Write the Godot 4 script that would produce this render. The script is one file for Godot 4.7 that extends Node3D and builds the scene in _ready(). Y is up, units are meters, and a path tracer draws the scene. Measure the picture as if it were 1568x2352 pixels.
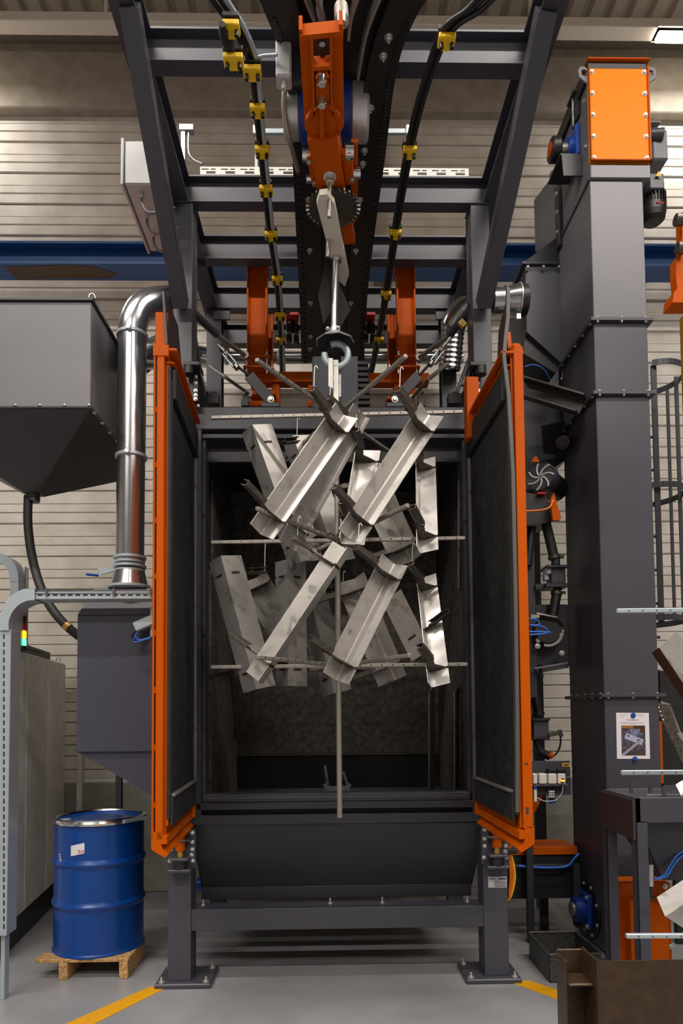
extends Node3D

const FPX := 1560.0
const CX := 784.0
const CY := 1564.0
var cb: Basis
const EYE := Vector3(0, 1.65, 0)
var mats := {}
var bolt_mesh := {}

# ---------- lens geometry: where a sight line through a pixel of the photograph meets a measured plane ----------
func ray(px: float, py: float) -> Vector3:
	return cb * Vector3((px - CX) / FPX, -(py - CY) / FPX, -1.0)
func P(px: float, py: float, d: float) -> Vector3:
	var r := ray(px, py)
	return EYE + r * (d / -r.z)
func PY(px: float, py: float, y: float) -> Vector3:
	var r := ray(px, py)
	return EYE + r * ((y - EYE.y) / r.y)

# ---------- mesh builder ----------
class M:
	var v := PackedVector3Array()
	var n := PackedVector3Array()
	var uv := PackedVector2Array()

	func tri(a: Vector3, b: Vector3, c: Vector3, na: Vector3, nb: Vector3, nc: Vector3) -> void:
		if (b - a).cross(c - a).dot(na + nb + nc) > 0.0:
			v.append_array([a, c, b])
			n.append_array([na, nc, nb])
		else:
			v.append_array([a, b, c])
			n.append_array([na, nb, nc])

	func ft(a: Vector3, b: Vector3, c: Vector3, o: Vector3) -> void:
		var k := (b - a).cross(c - a)
		if k.length() < 1e-12:
			return
		k = k.normalized()
		if k.dot(o) < 0.0:
			k = -k
		tri(a, b, c, k, k, k)

	func fq(a: Vector3, b: Vector3, c: Vector3, d: Vector3, o: Vector3) -> void:
		ft(a, b, c, o)
		ft(a, c, d, o)

	# box with chamfered edges
	func box(t: Transform3D, s: Vector3, ch := 0.003) -> M:
		var h := s * 0.5
		var c := minf(ch, 0.3 * minf(s.x, minf(s.y, s.z)))
		for ax in 3:
			var u := (ax + 1) % 3
			var w := (ax + 2) % 3
			for sg in [-1.0, 1.0]:
				var q := []
				for k in [[-1, -1], [1, -1], [1, 1], [-1, 1]]:
					var p := Vector3()
					p[ax] = sg * h[ax]
					p[u] = k[0] * (h[u] - c)
					p[w] = k[1] * (h[w] - c)
					q.append(t * p)
				var o := Vector3()
				o[ax] = sg
				fq(q[0], q[1], q[2], q[3], t.basis * o)
		if c > 0.0004:
			for ax in 3:
				var u := (ax + 1) % 3
				var w := (ax + 2) % 3
				for su in [-1.0, 1.0]:
					for sw in [-1.0, 1.0]:
						var q := []
						for k in [[0, -1], [0, 1], [1, 1], [1, -1]]:
							var p := Vector3()
							p[ax] = k[1] * (h[ax] - c)
							p[u] = su * (h[u] - (c if k[0] == 1 else 0.0))
							p[w] = sw * (h[w] - (c if k[0] == 0 else 0.0))
							q.append(t * p)
						var o := Vector3()
						o[u] = su
						o[w] = sw
						fq(q[0], q[1], q[2], q[3], t.basis * o)
			for sx in [-1.0, 1.0]:
				for sy in [-1.0, 1.0]:
					for sz in [-1.0, 1.0]:
						var g := Vector3(sx, sy, sz)
						ft(t * (g * Vector3(h.x, h.y - c, h.z - c)), t * (g * Vector3(h.x - c, h.y, h.z - c)), t * (g * Vector3(h.x - c, h.y - c, h.z)), t.basis * g)
		return self

	func bx(a: Vector3, b: Vector3, ch := 0.003) -> M:
		return box(Transform3D(Basis(), (a + b) * 0.5), (b - a).abs(), ch)

	func frame(a: Vector3, b: Vector3, up: Vector3) -> Transform3D:
		var z := (b - a).normalized()
		var x := up.cross(z)
		if x.length() < 0.01:
			x = Vector3(1, 0.02, 0.01).cross(z)
		x = x.normalized()
		return Transform3D(Basis(x, z.cross(x), z), a)

	func bar(a: Vector3, b: Vector3, w: float, h: float, up := Vector3.UP, ch := 0.003) -> M:
		var t := frame(a, b, up)
		t.origin = (a + b) * 0.5
		return box(t, Vector3(w, h, (b - a).length()), ch)

	# polygon (x, y of t) extruded along z of t
	func prism(poly: PackedVector2Array, t: Transform3D, depth: float) -> M:
		var area := 0.0
		var k := poly.size()
		for i in k:
			area += poly[i].cross(poly[(i + 1) % k])
		var sg := 1.0 if area > 0.0 else -1.0
		var dz := t.basis.z * depth
		for i in k:
			var a := poly[i]
			var b := poly[(i + 1) % k]
			var e := (b - a) * sg
			var pa := t * Vector3(a.x, a.y, 0)
			var pb := t * Vector3(b.x, b.y, 0)
			fq(pa, pb, pb + dz, pa + dz, t.basis.x * e.y - t.basis.y * e.x)
		var ix := Geometry2D.triangulate_polygon(poly)
		for i in range(0, ix.size(), 3):
			var q := []
			for j in 3:
				q.append(t * Vector3(poly[ix[i + j]].x, poly[ix[i + j]].y, 0))
			ft(q[0], q[1], q[2], -dz)
			ft(q[0] + dz, q[1] + dz, q[2] + dz, dz)
		return self

	func ext(poly: PackedVector2Array, a: Vector3, b: Vector3, up := Vector3.UP) -> M:
		return prism(poly, frame(a, b, up), (b - a).length())

	# flat polygon of points in space with a thickness along its normal
	func plate(pts: Array, th: float) -> M:
		var o: Vector3 = pts[0]
		var nn := Vector3()
		for i in pts.size():
			nn += (pts[i] - o).cross(pts[(i + 1) % pts.size()] - o)
		nn = nn.normalized()
		var x: Vector3 = (pts[1] - o).normalized()
		var t := Transform3D(Basis(x, nn.cross(x), nn), o - nn * th * 0.5)
		var poly := PackedVector2Array()
		for p in pts:
			var l: Vector3 = p - o
			poly.append(Vector2(l.dot(t.basis.x), l.dot(t.basis.y)))
		return prism(poly, t, th)

	func tube(pts: Array, r: float, seg := 10, flat := 1.0) -> M:
		var rings := []
		var cs := []
		var x := Vector3()
		for i in pts.size():
			var d: Vector3 = (pts[mini(i + 1, pts.size() - 1)] - pts[maxi(i - 1, 0)]).normalized()
			if i == 0:
				x = Vector3.UP.cross(d)
				if x.length() < 0.05:
					x = Vector3.RIGHT
			x = (x - d * x.dot(d)).normalized()
			var y := d.cross(x)
			var ring := []
			for j in seg:
				var a := TAU * j / seg
				ring.append(x * cos(a) + y * sin(a) * flat)
			rings.append(ring)
		for i in pts.size() - 1:
			for j in seg:
				var k := (j + 1) % seg
				var a: Vector3 = pts[i] + rings[i][j] * r
				var b: Vector3 = pts[i] + rings[i][k] * r
				var c: Vector3 = pts[i + 1] + rings[i + 1][k] * r
				var e: Vector3 = pts[i + 1] + rings[i + 1][j] * r
				tri(a, b, c, rings[i][j], rings[i][k], rings[i + 1][k])
				tri(a, c, e, rings[i][j], rings[i + 1][k], rings[i + 1][j])
		for s in [0, pts.size() - 1]:
			var o: Vector3 = (pts[0] - pts[1]) if s == 0 else (pts[s] - pts[s - 1])
			for j in seg:
				ft(pts[s], pts[s] + rings[s][j] * r, pts[s] + rings[s][(j + 1) % seg] * r, o)
		return self

	# profile of (radius, height) from the bottom centre outwards and up, about t's y axis
	func lathe(t: Transform3D, prof: Array, seg := 20, sharp := false) -> M:
		for i in prof.size() - 1:
			var p: Vector2 = prof[i]
			var q: Vector2 = prof[i + 1]
			var nr := Vector2(q.y - p.y, p.x - q.x).normalized()
			for j in seg:
				var a0 := TAU * j / seg
				var a1 := TAU * (j + 1) / seg
				var d0 := Vector3(cos(a0), 0, sin(a0))
				var d1 := Vector3(cos(a1), 0, sin(a1))
				if sharp:
					d0 = (d0 + d1).normalized()
					d1 = d0
				var n0: Vector3 = (t.basis * (d0 * nr.x + Vector3.UP * nr.y)).normalized()
				var n1: Vector3 = (t.basis * (d1 * nr.x + Vector3.UP * nr.y)).normalized()
				d0 = Vector3(cos(a0), 0, sin(a0))
				d1 = Vector3(cos(a1), 0, sin(a1))
				var a: Vector3 = t * (d0 * p.x + Vector3.UP * p.y)
				var b: Vector3 = t * (d1 * p.x + Vector3.UP * p.y)
				var c: Vector3 = t * (d1 * q.x + Vector3.UP * q.y)
				var e: Vector3 = t * (d0 * q.x + Vector3.UP * q.y)
				if p.x > 1e-6:
					tri(a, b, c, n0, n1, n1)
				if q.x > 1e-6:
					tri(a, c, e, n0, n1, n0)
		return self

	func cyl(a: Vector3, b: Vector3, r: float, seg := 16, r2 := -1.0, ch := 0.002) -> M:
		var L := (b - a).length()
		if r2 < 0.0:
			r2 = r
		return lathe(axis(a, b - a), [Vector2(0, 0), Vector2(r - ch, 0), Vector2(r, ch), Vector2(r2, L - ch), Vector2(r2 - ch, L), Vector2(0, L)], seg)

	func axis(at: Vector3, dir: Vector3) -> Transform3D:
		var y := dir.normalized()
		var x := y.cross(Vector3.BACK if absf(y.z) < 0.9 else Vector3.RIGHT).normalized()
		return Transform3D(Basis(x, y, x.cross(y)), at)

	func bolt(p: Vector3, dir: Vector3, r := 0.011, h := 0.009) -> M:
		var t := axis(p, dir)
		lathe(t, [Vector2(0, 0), Vector2(r * 1.5, 0), Vector2(r * 1.5, h * 0.22), Vector2(0, h * 0.22)], 12)
		return lathe(t, [Vector2(0, h * 0.2), Vector2(r, h * 0.2), Vector2(r, h * 0.9), Vector2(r * 0.8, h), Vector2(0, h)], 6, true)

	func mesh(shift := Vector3()) -> ArrayMesh:
		var vv := v
		if shift != Vector3():
			vv = PackedVector3Array()
			vv.resize(v.size())
			for i in v.size():
				vv[i] = v[i] - shift
		var ar := []
		ar.resize(Mesh.ARRAY_MAX)
		ar[Mesh.ARRAY_VERTEX] = vv
		ar[Mesh.ARRAY_NORMAL] = n
		if uv.size() == v.size():
			ar[Mesh.ARRAY_TEX_UV] = uv
		var me := ArrayMesh.new()
		me.add_surface_from_arrays(Mesh.PRIMITIVE_TRIANGLES, ar)
		return me

	func base() -> Vector3:
		var lo := v[0]
		var hi := v[0]
		for p in v:
			lo = lo.min(p)
			hi = hi.max(p)
		return Vector3((lo.x + hi.x) * 0.5, lo.y, (lo.z + hi.z) * 0.5)

func ipoly(h: float, b: float, tw: float, tf: float) -> PackedVector2Array:
	var H := h * 0.5
	var B := b * 0.5
	var w := tw * 0.5
	return PackedVector2Array([Vector2(-B, -H), Vector2(B, -H), Vector2(B, -H + tf), Vector2(w, -H + tf), Vector2(w, H - tf), Vector2(B, H - tf), Vector2(B, H), Vector2(-B, H), Vector2(-B, H - tf), Vector2(-w, H - tf), Vector2(-w, -H + tf), Vector2(-B, -H + tf)])

func chan(h: float, b: float, t: float) -> PackedVector2Array:   # a U open to +x
	var H := h * 0.5
	return PackedVector2Array([Vector2(0, -H), Vector2(b, -H), Vector2(b, -H + t), Vector2(t, -H + t), Vector2(t, H - t), Vector2(b, H - t), Vector2(b, H), Vector2(0, H)])

# ---------- nodes ----------
func mk(called: String, m: M, material: Material, parent: Node3D = self) -> MeshInstance3D:
	var o := MeshInstance3D.new()
	o.name = called
	var at := Vector3()
	if parent == self:
		at = m.base()
	o.mesh = m.mesh(at)
	o.material_override = material
	o.position = at
	parent.add_child(o, true)
	return o

func tag(o: Node3D, label: String, category: String, group := "") -> Node3D:
	o.set_meta("label", label)
	o.set_meta("category", category)
	if group != "":
		o.set_meta("group", group)
	return o

func thing(called: String, label: String, category: String, group := "") -> Node3D:
	var o := Node3D.new()
	o.name = called
	add_child(o, true)
	return tag(o, label, category, group)

func struct(called: String, m: M, material: Material) -> MeshInstance3D:
	var o := mk(called, m, material)
	o.set_meta("kind", "structure")
	return o

func stuff(o: MeshInstance3D) -> MeshInstance3D:
	o.set_meta("kind", "stuff")
	return o

func bounds(o: Node3D, t: Transform3D, acc: Array) -> void:
	if o is MeshInstance3D:
		var b: AABB = t * o.mesh.get_aabb()
		if acc.is_empty():
			acc.append(b)
		else:
			acc[0] = acc[0].merge(b)
	for c in o.get_children():
		if c is Node3D:
			bounds(c, t * c.transform, acc)

func settle() -> void:    # puts the origin of every thing at its base
	for o in get_children():
		if o is Node3D and not (o is MeshInstance3D or o is Light3D or o is Camera3D) and o.position == Vector3():
			var acc := []
			bounds(o, Transform3D(), acc)
			if acc.is_empty():
				continue
			var b: AABB = acc[0]
			var at := Vector3(b.get_center().x, b.position.y, b.get_center().z)
			o.position = at
			for c in o.get_children():
				c.position -= at

# a box whose front face fills the pixel rectangle on the plane d metres ahead
func fbox(m: M, x0: float, y0: float, x1: float, y1: float, d: float, thick: float, ch := 0.003) -> M:
	var xm := (x0 + x1) * 0.5
	var ym := (y0 + y1) * 0.5
	return m.bx(Vector3(P(x0, ym, d).x, P(xm, y1, d).y, -d - thick), Vector3(P(x1, ym, d).x, P(xm, y0, d).y, -d), ch)

# a horizontal plate whose underside has this outline, seen from below
func slab(m: M, px: Array, y: float, h: float) -> M:
	var pts := []
	for p in px:
		pts.append(PY(p[0], p[1], y) + Vector3(0, h * 0.5, 0))
	return m.plate(pts, h)

func path(px: Array, y: float) -> Array:
	var o := []
	for p in px:
		o.append(PY(p[0], p[1], y))
	return smooth(o)

func pathd(px: Array) -> Array:
	var o := []
	for p in px:
		o.append(P(p[0], p[1], p[2]))
	return smooth(o)

func smooth(p: Array, k := 4) -> Array:
	var o := []
	for i in p.size() - 1:
		var a: Vector3 = p[maxi(i - 1, 0)]
		var d: Vector3 = p[mini(i + 2, p.size() - 1)]
		for j in k:
			o.append(p[i].cubic_interpolate(p[i + 1], a, d, float(j) / k))
	o.append(p[-1])
	return o

# ---------- materials ----------
func noise(seed_: int, freq: float, lo: Color, hi: Color, size := 512, oct := 4, kind := FastNoiseLite.TYPE_SIMPLEX_SMOOTH, stops: Array = []) -> NoiseTexture2D:
	var f := FastNoiseLite.new()
	f.seed = seed_
	f.noise_type = kind
	f.frequency = freq
	f.fractal_octaves = oct
	var t := NoiseTexture2D.new()
	t.width = size
	t.height = size
	t.seamless = true
	t.noise = f
	var g := Gradient.new()
	if stops.is_empty():
		g.set_color(0, lo)
		g.set_color(1, hi)
	else:
		var off := PackedFloat32Array()
		var col := PackedColorArray()
		for s in stops:
			off.append(s[0])
			col.append(s[1])
		g.offsets = off
		g.colors = col
	t.color_ramp = g
	return t

func grey(a: float) -> Color:
	return Color(a, a, a)

func mat(called: String, c: Color, rough := 0.5, metal := 0.0, tex: Texture2D = null, scale := 1.0, rtex: Texture2D = null) -> StandardMaterial3D:
	var m := StandardMaterial3D.new()
	m.resource_name = called
	m.albedo_color = c
	m.roughness = rough
	m.metallic = metal
	m.metallic_specular = 0.24 if called.begins_with("orange") else 0.5
	if tex:
		m.albedo_texture = tex
	if rtex:
		m.roughness_texture = rtex
	if tex or rtex:
		m.uv1_triplanar = true
		m.uv1_world_triplanar = false
		m.uv1_scale = Vector3.ONE * scale
	mats[called] = m
	return m

func c8(r: int, g: int, b: int) -> Color:
	return Color(r / 255.0, g / 255.0, b / 255.0)

func glow(called: String, c: Color, e: float) -> StandardMaterial3D:
	var m := mat(called, c, 0.4)
	m.emission_enabled = true
	m.emission = c
	m.emission_energy_multiplier = e
	return m

func area(at: Vector3, size: Vector2, e: float, c: Color) -> void:
	var l := AreaLight3D.new()
	l.name = "tube_lamp_glow"
	l.area_size = size
	l.light_energy = e
	l.light_color = c
	l.shadow_enabled = true
	l.area_range = 40.0
	l.area_attenuation = 2.0
	l.position = at
	l.rotation_degrees = Vector3(-90, 0, 0)
	add_child(l, true)

func _ready() -> void:
	cb = Basis(Vector3.UP, deg_to_rad(-1.1)) * Basis(Vector3.RIGHT, deg_to_rad(2.8)) * Basis(Vector3.BACK, deg_to_rad(-0.5))
	var cam := Camera3D.new()
	cam.name = "camera"
	cam.projection = Camera3D.PROJECTION_FRUSTUM
	cam.near = 0.05
	cam.far = 60.0
	cam.size = 2352.0 / FPX * 0.05
	cam.frustum_offset = Vector2((784.0 - CX) / FPX, (CY - 1176.0) / FPX) * 0.05
	cam.transform = Transform3D(cb, EYE)
	add_child(cam)
	cam.current = true
	var e := Environment.new()
	e.background_mode = Environment.BG_COLOR
	e.background_color = Color(0.02, 0.02, 0.02)
	e.tonemap_mode = Environment.TONE_MAPPER_LINEAR
	e.tonemap_exposure = 2.4
	e.sdfgi_enabled = true
	e.ssao_enabled = true
	e.ssil_enabled = true
	var we := WorldEnvironment.new()
	we.name = "hall_environment"
	we.environment = e
	add_child(we)
	# the hall's rows of tube lamps: [x, z, y, length, energy]
	var warm := Color(1.0, 0.98, 0.955)
	for r in LAMPS:
		area(Vector3(r[0], r[2] - 0.075, r[1]), Vector2(r[3], 0.1), r[4], warm)

	materials()
	setting()
	lamps()
	machine()
	gantry()
	monorail()
	trolley()
	festoons()
	top_gear()
	left_plant()
	right_plant()
	racks()
	foreground()
	settle()

const LAMPS := [[3.82, -5.95, 7.93, 1.5, 1.6], [-4.05, -5.95, 7.93, 1.5, 1.6], [-3.0, -1.6, 7.9, 4.0, 12.0], [3.0, -1.6, 7.9, 4.0, 12.0], [-3.0, 2.6, 7.9, 4.0, 13.0], [3.0, 2.6, 7.9, 4.0, 13.0], [4.2, 6.0, 7.9, 4.0, 10.0], [-4.2, 6.0, 7.9, 4.0, 10.0]]

func materials() -> void:
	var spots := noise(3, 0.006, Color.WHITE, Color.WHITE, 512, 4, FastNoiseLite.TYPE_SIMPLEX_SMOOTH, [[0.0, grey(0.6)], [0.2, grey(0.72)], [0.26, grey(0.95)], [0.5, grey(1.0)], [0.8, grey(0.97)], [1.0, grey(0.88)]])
	var fine := noise(5, 0.09, grey(0.86), grey(1.0), 512, 3)
	var smear := noise(9, 0.02, grey(0.55), grey(1.0), 512, 5)
	var dirt := noise(11, 0.006, Color(0.88, 0.86, 0.83), Color(1, 1, 1), 1024, 5)
	var spangle := noise(13, 0.035, grey(0.8), grey(1.0), 512, 1, FastNoiseLite.TYPE_CELLULAR)
	mat("wall_panel", c8(226, 221, 213), 0.55, 0.0, dirt, 0.4)
	mat("concrete", c8(172, 164, 152), 0.85, 0.0, dirt, 0.7)
	mat("plinth", c8(150, 147, 140), 0.85, 0.0, dirt, 0.8)
	mat("ceiling", c8(176, 166, 150), 0.6)
	mat("floor", c8(146, 146, 149), 0.33, 0.0, noise(21, 0.008, grey(0.93), grey(1.0), 512, 4), 0.5, noise(22, 0.015, grey(0.8), grey(1.0), 512, 4))
	mat("yellow_line", c8(236, 168, 8), 0.5, 0.0, fine, 2.0)
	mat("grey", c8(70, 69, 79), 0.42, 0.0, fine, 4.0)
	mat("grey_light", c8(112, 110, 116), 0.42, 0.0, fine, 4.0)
	mat("grey_dark", c8(50, 49, 55), 0.45, 0.0, fine, 4.0)
	mat("tank_blue", c8(66, 67, 82), 0.45, 0.0, fine, 3.0)
	mat("inside", c8(122, 115, 108), 0.6, 0.15, smear, 1.5)
	mat("rubber", c8(46, 45, 45), 0.6, 0.0, smear, 1.2)
	mat("rubber_lip", c8(112, 109, 108), 0.5, 0.0, fine, 3.0)
	mat("black", c8(27, 26, 27), 0.45)
	mat("black_matt", c8(22, 21, 22), 0.75)
	mat("rail_black", c8(42, 37, 37), 0.5, 0.0, smear, 2.0)
	mat("orange", c8(200, 86, 0), 0.46, 0.0, fine, 5.0)
	mat("orange_bright", c8(255, 140, 0), 0.46, 0.0, fine, 5.0)
	mat("blue_drum", c8(4, 64, 142), 0.28, 0.0)
	mat("blue_beam", c8(26, 82, 148), 0.45, 0.0, fine, 3.0)
	mat("blue", c8(20, 70, 160), 0.35)
	mat("blue_motor", c8(12, 54, 140), 0.4)
	mat("yellow", c8(232, 186, 18), 0.5)
	mat("brass", c8(196, 160, 84), 0.4, 0.6)
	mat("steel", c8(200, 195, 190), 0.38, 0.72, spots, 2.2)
	mat("steel_arm", c8(172, 164, 155), 0.45, 0.7, fine, 6.0)
	mat("steel_dark", c8(126, 118, 110), 0.42, 0.75, smear, 6.0)
	mat("heat", c8(92, 66, 42), 0.55, 0.5, smear, 10.0)
	mat("chrome", c8(205, 205, 208), 0.16, 1.0)
	mat("zinc", c8(205, 208, 212), 0.22, 0.95, spangle, 7.0)
	mat("zinc_matt", c8(186, 198, 205), 0.42, 0.35, fine, 4.0)
	mat("bolt", c8(205, 203, 198), 0.3, 0.7)
	mat("alu", c8(196, 196, 198), 0.35, 0.6)
	mat("white", c8(226, 222, 214), 0.5)
	mat("plastic_white", c8(222, 214, 200), 0.45)
	mat("box_grey", c8(178, 178, 178), 0.5)
	mat("cabinet", c8(232, 229, 225), 0.45, 0.0, dirt, 0.8)
	mat("wood", c8(236, 184, 120), 0.7, 0.0, smear, 3.0)
	mat("paper", c8(225, 222, 225), 0.5)
	mat("rust", c8(82, 64, 46), 0.36, 0.5, noise(23, 0.02, grey(0.8), grey(1.0), 512, 3), 2.0)
	mat("bin", c8(96, 95, 92), 0.5, 0.4, smear, 4.0)
	mat("flap", c8(82, 78, 76), 0.5)
	mat("brown_grey", c8(62, 50, 50), 0.5)
	mat("red", c8(176, 18, 26), 0.35)
	mat("cable", c8(24, 24, 25), 0.4)
	mat("hose_blue", c8(30, 96, 190), 0.35)
	mat("cable_orange", c8(226, 112, 20), 0.4)
	mat("ink", c8(70, 66, 74), 0.6)
	mat("ink_red", c8(206, 52, 48), 0.6)
	glow("tube_glass", Color(1.0, 0.95, 0.88), 6.0)
	glow("lamp_amber", Color(1.0, 0.62, 0.05), 2.2)
	glow("lamp_green", Color(0.25, 1.0, 0.5), 2.4)
	glow("led_amber", Color(1.0, 0.55, 0.1), 2.0)

func setting() -> void:
	var zb := -6.55
	var top := 8.45
	var m := M.new().bx(Vector3(-12.4, -0.2, -7.0), Vector3(12.4, 0.0, 14.4), 0.0)
	struct("floor", m, mats.floor)
	for s in [["floor_line", [[150, 2352], [216, 2352], [385, 2267], [343, 2267]]], ["floor_line", [[1170, 2255], [1212, 2252], [1310, 2283], [1310, 2306]]]]:
		var pts := []
		for p in s[1]:
			pts.append(PY(p[0], p[1], 0.002))
		# both stripes run on under the foot plates and out of the picture
		var o := mk(s[0], M.new().plate([pts[0] + (pts[0] - pts[3]) * 0.4, pts[1] + (pts[1] - pts[2]) * 0.4, pts[2], pts[3]] if pts[0].x < 0.0 else [pts[0], pts[1], pts[2] + (pts[2] - pts[1]) * 0.6, pts[3] + (pts[3] - pts[0]) * 0.6], 0.003), mats.yellow_line)
		tag(o, "yellow painted floor stripe running out from the foot plate beside the blue drum" if pts[0].x < 0.0 else "yellow painted floor stripe running out from the foot plate beside the metal bin", "floor marking")
	# back wall: concrete plinth, ribbed cladding, concrete girder
	var w := struct("wall_back", M.new().bx(Vector3(-12.4, 0.0, zb - 0.4), Vector3(12.4, top, zb - 0.05), 0.0), mats.concrete)
	mk("plinth", M.new().bx(Vector3(-12.0, 0.0, zb - 0.06), Vector3(12.0, 1.02, zb + 0.06), 0.01), mats.plinth, w)
	mk("plinth_cap", M.new().bx(Vector3(-12.0, 1.02, zb - 0.06), Vector3(12.0, 1.06, zb + 0.03), 0.004), mats.white, w)
	w.position = w.position
	for c in w.get_children():
		c.position -= w.position
	var y := 1.06
	var i := 0
	while y < 7.55:
		var h := 0.085 if i % 3 == 0 else 0.13 if i % 3 == 1 else 0.105
		var out := 0.024 if i % 3 != 1 else 0.014
		var pr := PackedVector2Array([Vector2(-0.07, 0.0), Vector2(out - 0.01, 0.0), Vector2(out, 0.008), Vector2(out, h - 0.012), Vector2(out - 0.008, h - 0.004), Vector2(0.0, h - 0.004), Vector2(-0.07, h - 0.003)])
		var t := Transform3D(Basis(Vector3.BACK, Vector3.UP, Vector3.RIGHT), Vector3(-12.0, y, zb) - w.position)
		mk("cladding_rib", M.new().prism(pr, t, 24.0), mats.wall_panel, w)
		y += h
		i += 1
	var g := struct("trim_1", M.new().bx(Vector3(-12.0, 7.62, zb - 0.05), Vector3(12.0, 8.2, zb + 0.12), 0.01), mats.concrete)
	g.name = "trim_1"
	# pale post and box section behind the machine
	var post := M.new()
	fbox(post, 176, 1590, 188, 1900, 6.45, 0.05)
	struct("trim_2", post, mats.wall_panel)
	var col := M.new()
	fbox(col, 856, 300, 888, 700, 6.42, 0.06)
	struct("trim_3", col, mats.concrete)
	# other walls
	struct("wall_left", M.new().bx(Vector3(-12.4, 0, -7.0), Vector3(-12.0, top, 14.2), 0.0), mats.wall_panel)
	struct("wall_right", M.new().bx(Vector3(12.0, 0, -7.0), Vector3(12.4, top, 14.2), 0.0), mats.wall_panel)
	struct("wall_front", M.new().bx(Vector3(-12.4, 0, 14.0), Vector3(12.4, top, 14.4), 0.0), mats.wall_panel)
	# trapezoidal sheet ceiling, ribs running towards the back wall
	var c := struct("ceiling", M.new().bx(Vector3(-12.4, top + 0.02, -7.0), Vector3(12.4, top + 0.3, 14.4), 0.0), mats.ceiling)
	var rib := PackedVector2Array([Vector2(-0.055, 0.0), Vector2(0.055, 0.0), Vector2(0.085, 0.055), Vector2(-0.085, 0.055)])
	for k in 70:
		mk("ceiling_rib", M.new().prism(rib, Transform3D(Basis(), Vector3(-6.95 + k * 0.2, top - 0.035, -6.5) - c.position), 15.5), mats.ceiling, c)
	# blue crane runway beam in front of the wall
	var yt := P(100, 553, 5.98).y
	var yb := P(100, 605, 5.98).y
	var cr := thing("crane_runway_beam", "long blue steel runway beam crossing in front of the ribbed wall", "steel beam")
	mk("beam", M.new().ext(ipoly(yt - yb, 0.24, 0.02, 0.022), Vector3(-11.9, (yt + yb) * 0.5, -6.1), Vector3(11.9, (yt + yb) * 0.5, -6.1)), mats.blue_beam, cr)
	var rp := M.new()
	for q in [[[10, 612], [150, 609], [150, 640], [40, 643]], [[150, 609], [215, 611], [272, 630], [255, 640], [150, 640]]]:
		var pp := []
		for z in q:
			pp.append(PY(z[0], z[1], yb - 0.0015))
		rp.plate(pp, 0.002)
	stuff(mk("rust_patch", rp, mats.rust, cr))
	for x in [-4.6, 2.9]:
		mk("bracket", M.new().bx(Vector3(x, yb, -6.5), Vector3(x + 0.16, yb + 0.1, -6.2)), mats.blue_beam, cr)

func lamps() -> void:
	# long trunking close to the wall with a lit tube at each end of the picture
	var tr := thing("light_trunking", "long pale lighting rail under the corrugated ceiling along the back wall", "lighting rail")
	mk("rail", M.new().bx(Vector3(-6.9, 7.93, -6.02), Vector3(6.9, 8.02, -5.88), 0.006), mats.plastic_white, tr)
	mk("hanger", M.new().bx(Vector3(-2.0, 8.0, -5.97), Vector3(-1.97, 8.45, -5.93)), mats.plastic_white, tr)
	mk("hanger", M.new().bx(Vector3(1.9, 8.0, -5.97), Vector3(1.93, 8.45, -5.93)), mats.plastic_white, tr)
	var k := 0
	for r in LAMPS:
		var a := Vector3(r[0] - r[3] * 0.5, r[2], r[1])
		var b := Vector3(r[0] + r[3] * 0.5, r[2], r[1])
		var where: String = ["lit tube lamp on the wall rail above the bucket elevator", "lit tube lamp on the wall rail above the dark hopper", "lit tube lamp row over the drum side of the machine aisle", "lit tube lamp row over the bucket elevator side of the machine aisle", "lit tube lamp row over the drum side of the hall behind the camera", "lit tube lamp row over the rack side of the hall behind the camera", "lit tube lamp row at the far rear corner past the rack side", "lit tube lamp row at the far rear corner past the drum side"][k]
		var t := thing("tube_lamp", where, "ceiling lamp", "hall tube lamps")
		var wd := 0.08 if k < 2 else 0.26
		mk("housing", M.new().bx(a + Vector3(0, 0.0, -wd), b + Vector3(0, 0.06, wd)), mats.plastic_white, t)
		if k > 1:   # deep reflector sides
			mk("reflector", M.new().bx(a + Vector3(0, -0.195, -wd - 0.006), b + Vector3(0, 0.04, -wd)), mats.plastic_white, t)
			mk("reflector", M.new().bx(a + Vector3(0, -0.195, wd), b + Vector3(0, 0.04, wd + 0.006)), mats.plastic_white, t)
		mk("tube", M.new().bx(a + Vector3(0.02, -0.05, -0.05), b + Vector3(-0.02, 0.0, 0.05), 0.02), mats.tube_glass, t)
		if k > 1:
			mk("hanger", M.new().bx(a + Vector3(0.3, 0.05, -0.01), a + Vector3(0.32, 0.55, 0.01)), mats.bolt, t)
			mk("hanger", M.new().bx(b + Vector3(-0.32, 0.05, -0.01), b + Vector3(-0.3, 0.55, 0.01)), mats.bolt, t)
		k += 1

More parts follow.
